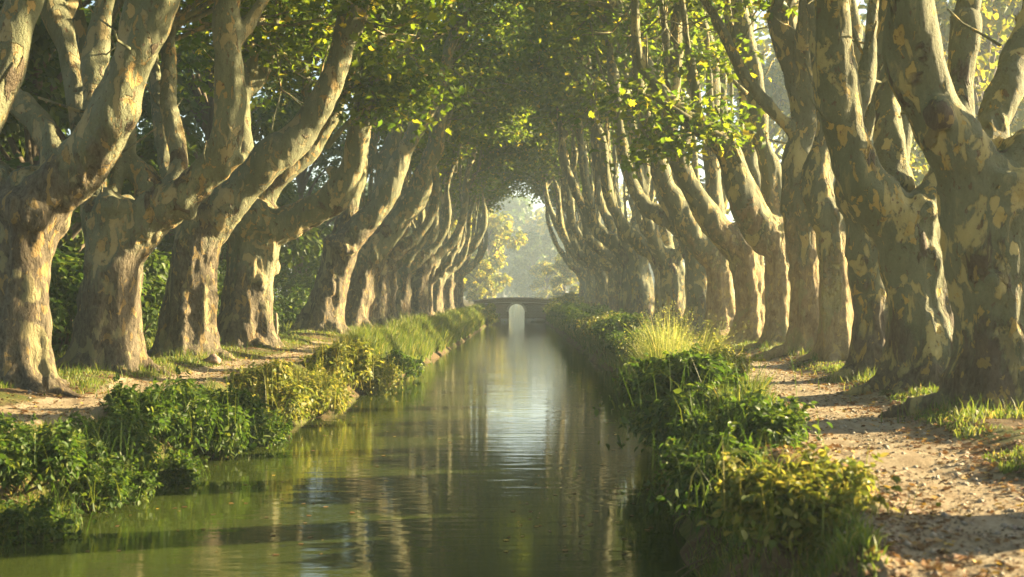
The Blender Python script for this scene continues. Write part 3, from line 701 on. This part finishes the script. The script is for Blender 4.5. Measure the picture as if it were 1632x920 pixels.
# ------------------------------------------------------------------ the bridge
BY = 104.0
br = empty('footbridge', 'small low brick footbridge with one round arch at the far end of the canal', 'bridge', (-.08, BY, WATER))
def arch_wall(y0, y1, half, ztop, aw, ah):
    """wall in x-z with an arched opening, extruded from y0 to y1; z from the water up"""
    m = MB(); pts = []
    n = 14; spring = ah - aw
    prof = [(-half, -.7), (-aw, -.7), (-aw, spring)] + [(-aw * math.cos(math.pi * k / n), spring + aw * math.sin(math.pi * k / n)) for k in range(1, n)] + [(aw, spring), (aw, -.7), (half, -.7)]
    crown = [(half, ztop - .24)] + [(half * (1 - 2 * k / 16), ztop - .24 * (1 - 2 * k / 16) ** 2) for k in range(1, 16)] + [(-half, ztop - .24)]
    P = prof + crown; k = len(P)
    V = [(x, y0, z) for x, z in P] + [(x, y1, z) for x, z in P]
    m.add(V, [list(range(k)), list(range(2 * k - 1, k - 1, -1))] + [(i, k + i, k + (i + 1) % k, (i + 1) % k) for i in range(k)])
    return m
link('arch_wall', arch_wall(0, 2.4, 3.6, 1.50, .66, 1.40).build('arch_wall', M_STONE), br)
def strip(y0, y1, z0, z1, half, mat, name, n=18):
    m = MB()
    xs = np.linspace(-half, half, n); crn = .24 * (xs / half) ** 2
    V = [(x, y, z - c) for y, z in ((y0, z0), (y0, z1), (y1, z1), (y1, z0)) for x, c in zip(xs, crn)]
    fs = [(a * n + i, a * n + i + 1, ((a + 1) % 4) * n + i + 1, ((a + 1) % 4) * n + i) for a in range(4) for i in range(n - 1)]
    fs += [(0, n, 2 * n, 3 * n), (n - 1, 4 * n - 1, 3 * n - 1, 2 * n - 1)]
    m.add(V, fs); return link(name, m.build(name, mat), br)
strip(-.06, .30, 1.502, 1.58, 3.6, M_COPING, 'string_course')
strip(.02, .26, 1.582, 1.86, 3.5, M_STONE, 'parapet'); strip(2.14, 2.38, 1.502, 1.86, 3.5, M_STONE, 'parapet')
strip(-.05, .33, 1.862, 1.95, 3.6, M_COPING, 'coping'); strip(2.07, 2.45, 1.862, 1.95, 3.6, M_COPING, 'coping')
vr = MB()
for k in range(13):
    a0, a1 = math.pi * (k + .06) / 13, math.pi * (k + .94) / 13; spring = 1.40 - .66
    V = [(-rr * math.cos(a), yy, spring + rr * math.sin(a)) for yy in (-.05, .10) for rr, a in ((.663, a0), (.84, a0), (.84, a1), (.663, a1))]
    vr.add(V, [(0,3,2,1),(4,5,6,7),(0,1,5,4),(1,2,6,5),(2,3,7,6),(3,0,4,7)])
link('arch_ring', vr.build('arch_ring', M_COPING), br)
for s in (-1, 1):
    m = MB(); m.box((min(s * .70, s * 1.3), -.22, -.7), (max(s * .70, s * 1.3), -.002, .22)); link('pier_foot', m.build('pier_foot', M_COPING), br)
m = MB(); blob(m, (0, 0, 0), .34, (1.5, 1.0, .55), 4, .35)
tag(link('stone', m.build('stone', M_COPING, True), None, (1.62, BY - 2.2, WATER + .1)), 'pale stone lying at the waterline in front of the footbridge', 'stone')
m = MB(); blob(m, (0, 0, 0), .13, (1.3, 1.0, .75), 9, .45)
tag(link('rock', m.build('rock', M_ROCK, True), None, (-6.0, 25.2, gz1(-6.0, 25.2) + .07)), 'pinkish rock in the grass at the foot of a brown plane tree', 'rock')
m = MB(); tube(m, spline([(0, 0, -.2, .05), (.02, 0, .35, .048), (.0, .02, .75, .045)], .1), 10, .12, 3)
tag(link('post', m.build('post', M_POST, True), None, (-6.9, 36.5, gz1(-6.9, 36.5))), 'thin weathered wooden post standing beyond the path on the left bank', 'post')

# ------------------------------------------------------------------ bushes and weeds
def bush_meshes(name, rx, ry, h, n, leaf, seed, mat, tv=OVAL_V, tf=OVAL_F, lumps=16, droop=.3, near=False):
    rng = np.random.default_rng(seed)
    th = rng.uniform(0, 2 * math.pi, lumps); el = np.arcsin(rng.uniform(-.05, 1, lumps))
    rr = rng.uniform(.55, .95, lumps)
    Cn = np.stack([np.cos(th) * np.cos(el) * rx * rr * 1.12, np.sin(th) * np.cos(el) * ry * rr * 1.12, h * (.22 + .70 * np.sin(el) * rr * rng.uniform(.55, 1.15, lumps))], 1)
    sz = rng.uniform(.14, .40, lumps) * min(rx, ry, h) + .04
    k = rng.integers(0, lumps, n)
    d = rng.normal(0, 1, (n, 3)); d /= np.linalg.norm(d, axis=1)[:, None]
    P = Cn[k] + d * (sz[k] * rng.uniform(.35, 1.15, n) ** .6)[:, None]
    low = rng.random(n) < .18
    P[low] = np.stack([rng.normal(0, .5, low.sum()) * rx, rng.normal(0, .5, low.sum()) * ry, rng.uniform(.02, .6, low.sum()) * h], 1)
    P[:, 2] = np.maximum(P[:, 2], -.25 * h)
    Nr = d * .7 + rng.normal(0, .45, (n, 3)) + np.array([0, 0, .7])
    Yv = d + rng.normal(0, .6, (n, 3)) + np.array([0, 0, -droop])
    if near:
        h1 = int(n * .72)
        parts = [leaves(P[:h1], Nr[:h1], leaf * rng.uniform(.5, 1.35, h1), rng, tv, tf, Yv[:h1]), leaves(P[h1:], Nr[h1:], leaf * 1.5 * rng.uniform(.5, 1.2, n - h1), rng, LANCE_V, OVAL_F, Yv[h1:])]
        for q in range(46):          # loose shoots standing out of the mass, leaves in pairs along them
            c = Cn[rng.integers(lumps)] * np.array([1, 1, .9]); dd = np.array([c[0] / rx * .6, c[1] / ry * .6, .9]) + rng.normal(0, .35, 3); dd /= np.linalg.norm(dd)
            ln = rng.uniform(.25, .62) * (.5 + .5 * h); m = 16; tq = np.linspace(.1, 1, m)[:, None]
            pp = c + dd * ln * tq + np.array([0, 0, -1]) * tq ** 2 * ln * rng.uniform(0, .5); pp = np.repeat(pp, 2, 0)
            parts.append(leaves(pp, rng.normal(0, .5, (2 * m, 3)) + np.array([0, 0, .8]), leaf * rng.uniform(.5, 1.2, 2 * m), rng, tv, tf, rng.normal(0, 1, (2 * m, 3)) + dd * .4))
        B = np.stack([rng.normal(0, .55, 260) * rx, rng.normal(0, .55, 260) * ry, rng.uniform(0, .4, 260) * h], 1)
        parts.append(blades(B, h * rng.uniform(.4, 1.25, 260), rng.normal(0, .35, (260, 3)) * np.array([1, 1, 0]), .004, rng))
        fm = leaf_mesh(name + '_foliage', parts, mat)
    else: fm = leaf_mesh(name + '_foliage', [leaves(P, Nr, leaf * rng.uniform(.55, 1.3, n), rng, tv, tf, Yv)], mat)
    st = MB()
    for c in Cn:
        b = np.array([c[0] * .2, c[1] * .2, -.15])
        mid = (b + c) / 2 + rng.normal(0, .08, 3) * rx
        tube(st, np.array([[*b, .016 + .006 * h], [*mid, .011 + .004 * h], [*c, .005]]), 5)
    return fm, st.build(name + '_stems', M_STEM, True)
def bush(label, x, y, rx, ry, h, n, leaf, seed, mat=None, cat='bush', nm='bush', dz=0.0, **kw):
    mat = mat or M_BUSH
    r = empty(nm, label, cat, (x, y, gz1(x, y) + dz))
    near = y < 31 and abs(x) < 6
    f, s = bush_meshes(nm, rx, ry, h, int(n * 1.15) if near else n, leaf * .85 if near else leaf, seed, mat, near=near, **kw); link('foliage', f, r); link('stems', s, r); return r
def tussock(label, x, y, rad, h, n, seed, mat, dz=0.0, seeds=True, leanout=.5):
    rng = np.random.default_rng(seed)
    nc = 9; ca, cq, ch = rng.uniform(0, 6.28, nc), np.sqrt(rng.random(nc)) * rad, rng.uniform(.45, 1.1, nc); kc = rng.integers(0, nc, n)
    P = np.stack([np.cos(ca[kc]) * cq[kc], np.sin(ca[kc]) * cq[kc], np.full(n, -.05)], 1) + rng.normal(0, rad * .16, (n, 3)) * np.array([1, 1, 0])
    a = np.arctan2(P[:, 1], P[:, 0]); q = np.hypot(P[:, 0], P[:, 1])
    lean = np.stack([np.cos(a) * q / rad * leanout, np.sin(a) * q / rad * leanout, np.zeros(n)], 1) + rng.normal(0, .16, (n, 3)) * np.array([1, 1, 0])
    hh = h * rng.uniform(.3, 1.15, n) * ch[kc]
    parts = [blades(P, hh, lean, rng.uniform(.005, .010, n), rng)]
    r = empty('grass_tussock', label, 'grass tuft', (x, y, gz1(x, y) + dz))
    link('blades', leaf_mesh('blades', parts, mat), r)
    if seeds:
        tip = P + lean * hh[:, None] + np.array([0, 0, 1]) * (hh * (1 - .35 * np.linalg.norm(lean, axis=1)))[:, None]
        s = rng.random(n) < .55; k = 5
        T = np.repeat(tip[s], k, 0) + rng.normal(0, 1, (s.sum() * k, 3)) * np.array([.03, .03, .05])
        link('seed_heads', leaf_mesh('seed_heads', [leaves(T, rng.normal(0, 1, (len(T), 3)), rng.uniform(.012, .032, len(T)), rng, OVAL_V, OVAL_F)], M_HAY), r)
    return r
# left bank, near to far
bush('low leafy weeds spilling down the near left bank at the photo edge', -4.95, 12.6, .55, .75, .5, 5200, .085, 1, nm='weed_clump', cat='weeds')
bush('spreading dark green weeds on the left bank, beside bare hanging roots', -4.85, 14.6, .6, .8, .55, 5600, .085, 2, nm='weed_clump', cat='weeds')
bush('big round dark green bush overhanging the water on the left bank', -4.42, 17.3, .78, .95, .85, 10000, .10, 3)
bush('small green shoots on the path side of the big dark bush', -4.75, 15.9, .35, .4, .5, 1600, .10, 31, nm='weed_clump', cat='weeds')
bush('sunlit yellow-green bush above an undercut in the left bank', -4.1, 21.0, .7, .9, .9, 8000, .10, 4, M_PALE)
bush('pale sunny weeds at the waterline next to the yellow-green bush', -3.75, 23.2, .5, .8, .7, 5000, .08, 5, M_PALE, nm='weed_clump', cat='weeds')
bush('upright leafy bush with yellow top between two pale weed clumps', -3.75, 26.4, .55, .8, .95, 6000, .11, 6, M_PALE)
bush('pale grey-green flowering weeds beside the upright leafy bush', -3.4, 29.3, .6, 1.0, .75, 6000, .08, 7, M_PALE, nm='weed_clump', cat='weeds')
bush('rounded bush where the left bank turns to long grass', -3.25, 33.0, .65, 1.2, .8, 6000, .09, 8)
bush('yellow-topped round bush at the waterline before the bridge', -2.25, 92.0, .75, 1.8, 1.35, 3600, .17, 9, M_PALE)
for x, y, r, h, sd_, lab in ((-4.62, 11.9, .38, .42, 32, 'weeds trailing into the water in the lower left corner'), (-4.42, 13.5, .36, .36, 33, 'small weeds at the waterline below the spreading dark weeds'),
                             (-4.28, 15.6, .34, .38, 34, 'weeds at the waterline left of the big round dark bush'), (-3.95, 19.3, .36, .40, 35, 'weeds filling the undercut between the dark and the yellow-green bush')):
    bush(lab, x, y, r, r * 1.9, h, 3000, .075, sd_, nm='weed_clump', cat='weeds')
# right bank, near to far
bush('blurred bright yellow-green bush at the bottom of the photo beside the path', 1.83, 8.3, .42, .55, .46, 5200, .085, 11, M_PALE)
bush('dark low weeds hanging to the water in front of the right bank', 1.72, 10.6, .45, .75, .55, 6000, .085, 12, nm='weed_clump', cat='weeds')
bush('leafy weeds between the path and the dark hollow in the right bank', 2.1, 12.1, .5, .7, .45, 5000, .085, 13, nm='weed_clump', cat='weeds')
bush('large dark green leafy bush leaning over the water on the right bank', 2.2, 15.4, .72, 1.0, 1.0, 12000, .115, 14)
bush('leafy green bush directly behind the large dark one on the right bank', 2.35, 18.3, .75, .9, .95, 9000, .11, 15)
tussock('thin pale grass tuft on the path side of the large dark bush', 2.5, 14.3, .26, .55, 1100, 16, M_GRASS, seeds=False, leanout=.35)
tussock('tall feathery yellow grass glowing beside the right path', 2.72, 22.0, .5, 1.45, 2400, 17, M_HAY, leanout=.28)
tussock('second clump of feathery grass, nearer the water than the tall one', 2.95, 23.6, .5, 1.2, 2200, 18, M_HAY, leanout=.3)
bush('low yellow weeds around the foot of the feathery grass', 3.1, 20.3, .45, .8, .5, 3600, .07, 19, M_PALE, nm='weed_clump', cat='weeds')
for i, (x, y, rx, h, lab) in enumerate([
    (3.35, 34, .8, .8, 'rounded grey-green bush first beyond the feathery grass on the right bank'),
    (3.3, 40, .8, .75, 'rounded shaded bush second beyond the feathery grass'),
    (3.3, 47, .85, .8, 'rounded bush with a sunlit yellow crest on the right bank'),
    (3.2, 56, .85, .85, 'rounded bush halfway to the bridge on the right bank'),
    (3.2, 67, .9, .85, 'hazy rounded bush three before the bridge on the right bank'),
    (3.1, 79, .9, .85, 'hazy rounded bush two before the bridge on the right bank'),
    (3.1, 92, .9, .9, 'hazy rounded bush nearest the bridge on the right bank')]):
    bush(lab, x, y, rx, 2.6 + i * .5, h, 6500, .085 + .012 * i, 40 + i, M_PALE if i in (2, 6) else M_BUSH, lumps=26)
bush('bright green bush on the far right bank beside the last plane trees', 4.1, 101, 1.2, 2.2, 1.9, 4500, .2, 60, M_SUNNY)

# ------------------------------------------------------------------ woods behind the rows
def wild_tree_meshes(name, h, cw, seed, mat, n=9000, leaf=.2, base=.25, tv=CLUMP_V, tf=CLUMP_F):
    """a broadleaf tree: tapered trunk, limbs to every clump, uneven crown of leaf sprays"""
    rng = np.random.default_rng(seed); tr = MB()
    tube(tr, spline([(0, 0, -.3, .035 * h), (.1, .05, h * .2, .024 * h), (-.05, .1, h * .5, .016 * h), (.1, 0, h * .85, .006 * h)], .5), 12, .1, seed)
    L = 34; zc = rng.uniform(base, .95, L); a = rng.uniform(0, 6.28, L); env = np.sqrt(np.clip(1 - ((zc - .55) / .48) ** 2, .08, 1))
    q = cw * env * rng.uniform(.35, 1, L)
    Cn = np.stack([np.cos(a) * q, np.sin(a) * q, zc * h], 1); sz = rng.uniform(.16, .34, L) * cw
    for c in Cn: tube(tr, spline([(0, 0, max(.1 * h, c[2] - .25 * h), .010 * h), (c[0] * .5, c[1] * .5, c[2] - .08 * h, .006 * h), (*c, .002 * h)], .6), 6)
    k = rng.integers(0, L, n); d = rng.normal(0, 1, (n, 3)); d /= np.linalg.norm(d, axis=1)[:, None]
    P = Cn[k] + d * np.array([1, 1, .7]) * (sz[k] * rng.uniform(.1, 1.15, n) ** .5)[:, None]
    Nr = d * .6 + rng.normal(0, .5, (n, 3)) + np.array([0, 0, .6])
    return tr.build(name + '_trunk', M_WILDBARK, True), leaf_mesh(name + '_crown', [leaves(P, Nr, leaf * rng.uniform(.6, 1.3, n), rng, tv, tf, d + np.array([0, 0, -.5]))], mat)
M_WILDBARK = stone_mat('dark_wild_bark', (.09, .07, .045), (.15, .12, .08), (.3, .3, .3), False, 2)
WILD = {}
def wild(kind, label, x, y, h, group=None):
    spec = {'wood': (M_WOOD, 11, .36, .2), 'wood2': (M_WOOD, 12, .34, .24), 'sunny': (M_SUNNY, 13, .40, .24), 'far': (M_SUNNY, 14, .42, .45), 'far2': (M_WOOD, 15, .40, .42)}[kind]
    rot = (x * 1.7 + y) % 6.28; loc = (x, y, gz1(x, y)); s = h / 10
    if kind not in WILD:
        r = empty('broadleaf_tree', label, 'tree', loc, group, rot, s); WILD[kind] = r
        a, b = wild_tree_meshes(kind, 10, 10 * spec[2], spec[1], spec[0], 6000 if kind in ('sunny', 'far') else 9000, spec[3], .1 if kind.startswith('far') else .2)
        link('trunk', a, r); link('crown', b, r)
    else:
        r = copy_thing(WILD[kind], label, loc, rot, s, group)
    return r
GL, GR, GF = 'woodland trees behind the left row', 'field trees behind the right row', 'hazy trees beyond the bridge'
for i, (x, y, h, k) in enumerate([(-14.5, 22, 10, 'wood'), (-12.5, 33, 11, 'wood2'), (-16, 41, 13, 'wood'), (-12, 50, 12, 'wood2'), (-20, 33, 14, 'wood2'), (-14, 62, 13, 'wood'),
     (-13, 76, 13, 'wood2'), (-24, 52, 17, 'wood'), (-25, 72, 18, 'wood2'), (-19, 25, 13, 'wood'), (-28, 40, 17, 'wood2'), (-13.5, 90, 10, 'wood'), (-21, 92, 12, 'wood2')]):
    wild(k, 'dark green woodland tree in the wood behind the left row of plane trees', x, y, h, GL)
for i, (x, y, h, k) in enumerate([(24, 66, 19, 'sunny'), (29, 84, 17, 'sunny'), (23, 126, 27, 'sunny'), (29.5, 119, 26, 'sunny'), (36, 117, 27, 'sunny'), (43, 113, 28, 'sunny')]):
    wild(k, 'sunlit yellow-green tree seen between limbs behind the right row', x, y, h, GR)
for i, (x, y, h, k) in enumerate([(-9.0, 150, 12.0, 'far'), (-5.0, 200, 15, 'far'), (-7.5, 262, 12, 'far'), (-4.6, 335, 27, 'far2'), (1.5, 390, 27, 'far'), (5.2, 225, 7, 'far'), (-10, 138, 14, 'far'), (8.5, 130, 6, 'far'), (-16, 165, 15, 'far2'), (-5.2, 168, 6, 'far'), (6.5, 178, 7, 'far'), (-26, 200, 18, 'far2'),
     (-9, 235, 15, 'far'), (3.5, 285, 15, 'far2'), (15, 282, 26, 'far'), (-14, 300, 17, 'far'), (16, 310, 21, 'far'), (-28, 320, 19, 'far2'), (32, 325, 20, 'far2'), (7, 340, 24, 'far'), (48, 330, 20, 'far'), (-46, 330, 20, 'far')]):
    wild(k, 'pale hazy tree beyond the bridge at the end of the canal', x, y, h, GF)
# understorey shrubs behind the left row
for i, (x, y, rx, h, mt, lab) in enumerate([
    (-8.9, 24.5, 1.1, 2.7, M_BUSH, 'leafy yellow-green shrub between the two leftmost trunks'),
    (-9.6, 20.6, 1.0, 2.2, M_BUSH, 'low shrub at the left photo edge behind the darkest trunk'),
    (-9.4, 30.0, 1.3, 3.1, M_WOOD, 'tall shrub between the broad-footed and the brown-barked plane trees'),
    (-9.6, 36.5, 1.4, 3.0, M_WOOD, 'shrub between the brown-barked and the pale flaking plane trees'),
    (-9.5, 43.0, 1.5, 2.4, M_BUSH, 'ferny green shrub in the gap right of the pale flaking plane tree'),
    (-8.3, 47.5, 1.1, 1.3, M_BUSH, 'low shrub at the foot of the first leaning plane tree on the left'),
    (-11.0, 47.0, 1.8, 4.2, M_WOOD, 'dark tall shrub filling the gap in the left row'),
    (-9.2, 58, 1.8, 3.4, M_WOOD, 'shaded shrub glimpsed behind the crowded leaning trunks on the left'),
    (-8.9, 70, 1.8, 3.2, M_WOOD, 'hazy shrub behind the middle of the crowded left row')]):
    bush(lab, x, y, rx, rx * 1.25, h, 7000, .17 if i not in (4, 5) else .13, 70 + i, mt, cat='shrub', nm='shrub', lumps=30)
for i, (x, y, rx, h, lab) in enumerate([
    (9.2, 27, .9, 1.2, 'low sunlit shrub behind the slim shaded tree on the right'),
    (9.5, 45, 1.4, 2.0, 'sunny shrub behind the shaded trunks of the right row')]):
    bush(lab, x, y, rx, rx * 1.2, h, 4000, .14, 90 + i, M_SUNNY, cat='shrub', nm='shrub', lumps=20)

# ------------------------------------------------------------------ grass, litter
def scatter(n, x0, x1, y0, y1, seed, power=1.0):
    rng = np.random.default_rng(seed)
    y = y0 + (y1 - y0) * rng.random(n) ** power
    return rng, rng.uniform(x0, x1, n), y
def grass(name, n, seed, fx, hmin, hmax, wid, y0, y1, power, thr, mat=M_GRASS, nscale=.8, leanv=.45):
    rng = np.random.default_rng(seed)
    y = y0 + (y1 - y0) * rng.random(n) ** power; u = rng.random(n); x = fx(u, y)
    keep = (noise2(x * nscale, y * nscale, seed, 3) > thr) & (pmask(x, y) < .35 + .2 * rng.random(n)); x, y = x[keep], y[keep]
    z = gz(x, y); ok = z > WATER - .02; x, y, z = x[ok], y[ok], z[ok]; m = len(x)
    lm = .6 + .4 * noise2(x * 1.7, y * 1.7, seed + 3, 2)
    h = rng.uniform(hmin, hmax, m) * np.clip(lm, .35, 1.2)
    lean = rng.normal(0, leanv, (m, 3)) * np.array([1, 1, 0])
    return blades(np.stack([x, y, z - .01], 1), h, lean, wid * (1 + y / 45), rng)
G = [grass('v', 60000, 1, lambda u, y: pl(y) - .55 - u * 3.2, .05, .17, .006, 13, 60, 1.3, -.25),
     grass('v', 60000, 2, lambda u, y: pr(y) + .6 + u * 2.6, .05, .18, .006, 10, 60, 1.4, -.15),
     grass('v', 30000, 3, lambda u, y: pl(y) + .5 + u * 1.0, .06, .22, .006, 11, 45, 1.3, -.1),
     grass('v', 30000, 4, lambda u, y: pr(y) - .6 - u * 1.0, .06, .22, .006, 6, 40, 1.3, .05)]
bases = [(-7.0, 17.9), (-6.99, 21.7), (-6.85, 26.5), (-6.9, 32.4), (-6.5, 43), (5.38, 14.3), (5.62, 17.5), (5.73, 20.5), (6.19, 24.6), (6.24, 27.5), (6.47, 31.6), (6.31, 34.6)]
rb_ = np.random.default_rng(31)
for bx, by in bases:
    a = rb_.uniform(0, 6.28, 900); q = .55 + np.abs(rb_.normal(0, .38, 900)); x = bx + np.cos(a) * q; y = by + np.sin(a) * q
    k = noise2(x * 1.5, y * 1.5, 41, 2) > -.15; x, y = x[k], y[k]
    G.append(blades(np.stack([x, y, gz(x, y) - .01], 1), rb_.uniform(.06, .26, len(x)), rb_.normal(0, .4, (len(x), 3)) * np.array([1, 1, 0]), .006, rb_))
o = link('verge_grass', leaf_mesh('verge_grass', G, M_GRASS)); o['kind'] = 'stuff'
G = [grass('b', 70000, 5, lambda u, y: xl(y) - .05 - u * 1.15, .35, .85, .006, 31, 112, 1.2, -.9, leanv=.35),
     grass('b', 60000, 6, lambda u, y: xr(y) + .1 + u * 1.4, .25, .6, .006, 26, 112, 1.2, -.9, leanv=.35),
     grass('b', 12000, 7, lambda u, y: xl(y) + .1 - u * .6, .08, .28, .004, 11, 31, 1.1, .25, leanv=.8),
     grass('b', 9000, 8, lambda u, y: xr(y) - .1 + u * .6, .10, .34, .004, 7, 26, 1.1, .15, leanv=.7)]
o = link('bank_grass', leaf_mesh('bank_grass', G, M_GRASS)); o['kind'] = 'stuff'
# meadow beyond the rows
G = [grass('m', 50000, 9, lambda u, y: -7.8 - u * 9, .2, .6, .009, 16, 110, 1.2, -.4), grass('m', 50000, 10, lambda u, y: 7.2 + u * 12, .12, .35, .009, 16, 110, 1.2, -.6)]
o = link('meadow_grass', leaf_mesh('meadow_grass', G, M_GRASS)); o['kind'] = 'stuff'
rng = np.random.default_rng(77)
def flat_leaves(x, y, z, s):
    n = len(x); Nr = rng.normal(0, .22, (n, 3)) + np.array([0, 0, 1])
    return leaves(np.stack([x, y, z + .012], 1), Nr, s, rng, PLANE_V, PLANE_F)
n = 16000; y = 6 + 40 * rng.random(n) ** 1.6; e = rng.normal(0, .55, n)
lx = np.where(rng.random(n) < .62, pr(y) + np.where(rng.random(n) < .55, .8, -.75) + e * .6, pl(y) + np.where(rng.random(n) < .5, .6, -.6) + e)
lz = gz(lx, y); k = lz > -.4
o = link('leaf_litter', leaf_mesh('leaf_litter', [flat_leaves(lx[k], y[k], lz[k], rng.uniform(.018, .065, k.sum()) * np.where(rng.random(k.sum()) < .12, 1.6, 1))], M_LITTER)); o['kind'] = 'stuff'
n = 26000; y = 5.5 + 26 * rng.random(n) ** 1.5; lx = np.where(rng.random(n) < .75, pr(y), pl(y)) + rng.normal(0, .75, n); k = noise2(lx * 1.4, y * 1.1, 61, 3) > .0; lx, y = lx[k], y[k]; lz = gz(lx, y); k = lz > -.3
o = link('fine_debris', leaf_mesh('fine_debris', [flat_leaves(lx[k], y[k], lz[k] - .008, rng.uniform(.008, .028, k.sum()))], M_DEBRIS)); o['kind'] = 'stuff'
pb = MB()
for q in range(1500):
    y = 5.5 + 22 * rng.random() ** 1.4; x = float(pr(y) if rng.random() < .7 else pl(y)) + rng.normal(0, .7); rr = rng.uniform(.008, .03)
    dd = rng.normal(0, 1, (6, 3)) * .25 + np.array([(1,0,0),(0,1,0),(-1,0,0),(0,-1,0),(0,0,.7),(0,0,-.7)])
    pb.add(dd * rr + np.array([x, y, gz1(x, y) + rr * .2]), [(0,1,4),(1,2,4),(2,3,4),(3,0,4),(1,0,5),(2,1,5),(3,2,5),(0,3,5)])
o = link('pebbles', pb.build('pebbles', M_PEBBLE)); o['kind'] = 'stuff'
n = 420; y = 11 + 38 * rng.random(n) ** 1.3; u = rng.random(n) ** .8
fx = np.where(rng.random(n) < .55, xr(y) - .15 - u * 1.6, xl(y) + .2 + u * 3)
o = link('floating_leaves', leaf_mesh('floating_leaves', [leaves(np.stack([fx, y, np.full(n, WATER + .006)], 1), rng.normal(0, .04, (n, 3)) + np.array([0, 0, 1]), rng.uniform(.02, .07, n), rng, OVAL_V * np.array([1.6, 1, .1]), OVAL_F)], M_LITTER)); o['kind'] = 'stuff'
# bare hanging roots under the left bank and in the hollow on the right
rb = MB()
for k in range(120):
    if k < 60: y = rng.uniform(11.5, 20.5); x = float(xl(y)) - rng.uniform(0, .35); sgn = 1
    else: y = rng.uniform(9.5, 16); x = float(xr(y)) + rng.uniform(0, .35); sgn = -1
    z = gz1(x, y); z0 = min(z + .1, -.1); dx = rng.uniform(.05, .3) * sgn; dy = rng.normal(0, .15)
    tube(rb, spline([(x - sgn * .1, y, z0, .012), (x + dx * .6, y + dy * .5, z0 - .12, .007), (x + dx, y + dy, max(WATER - .03, z0 - rng.uniform(.3, .6)), .004)], .12), 5)
o = link('hanging_roots', rb.build('hanging_roots', M_STEM, True)); o['kind'] = 'stuff'
print('STAT', STAT[:3], sum(a for a, b in STAT), sum(b for a, b in STAT))
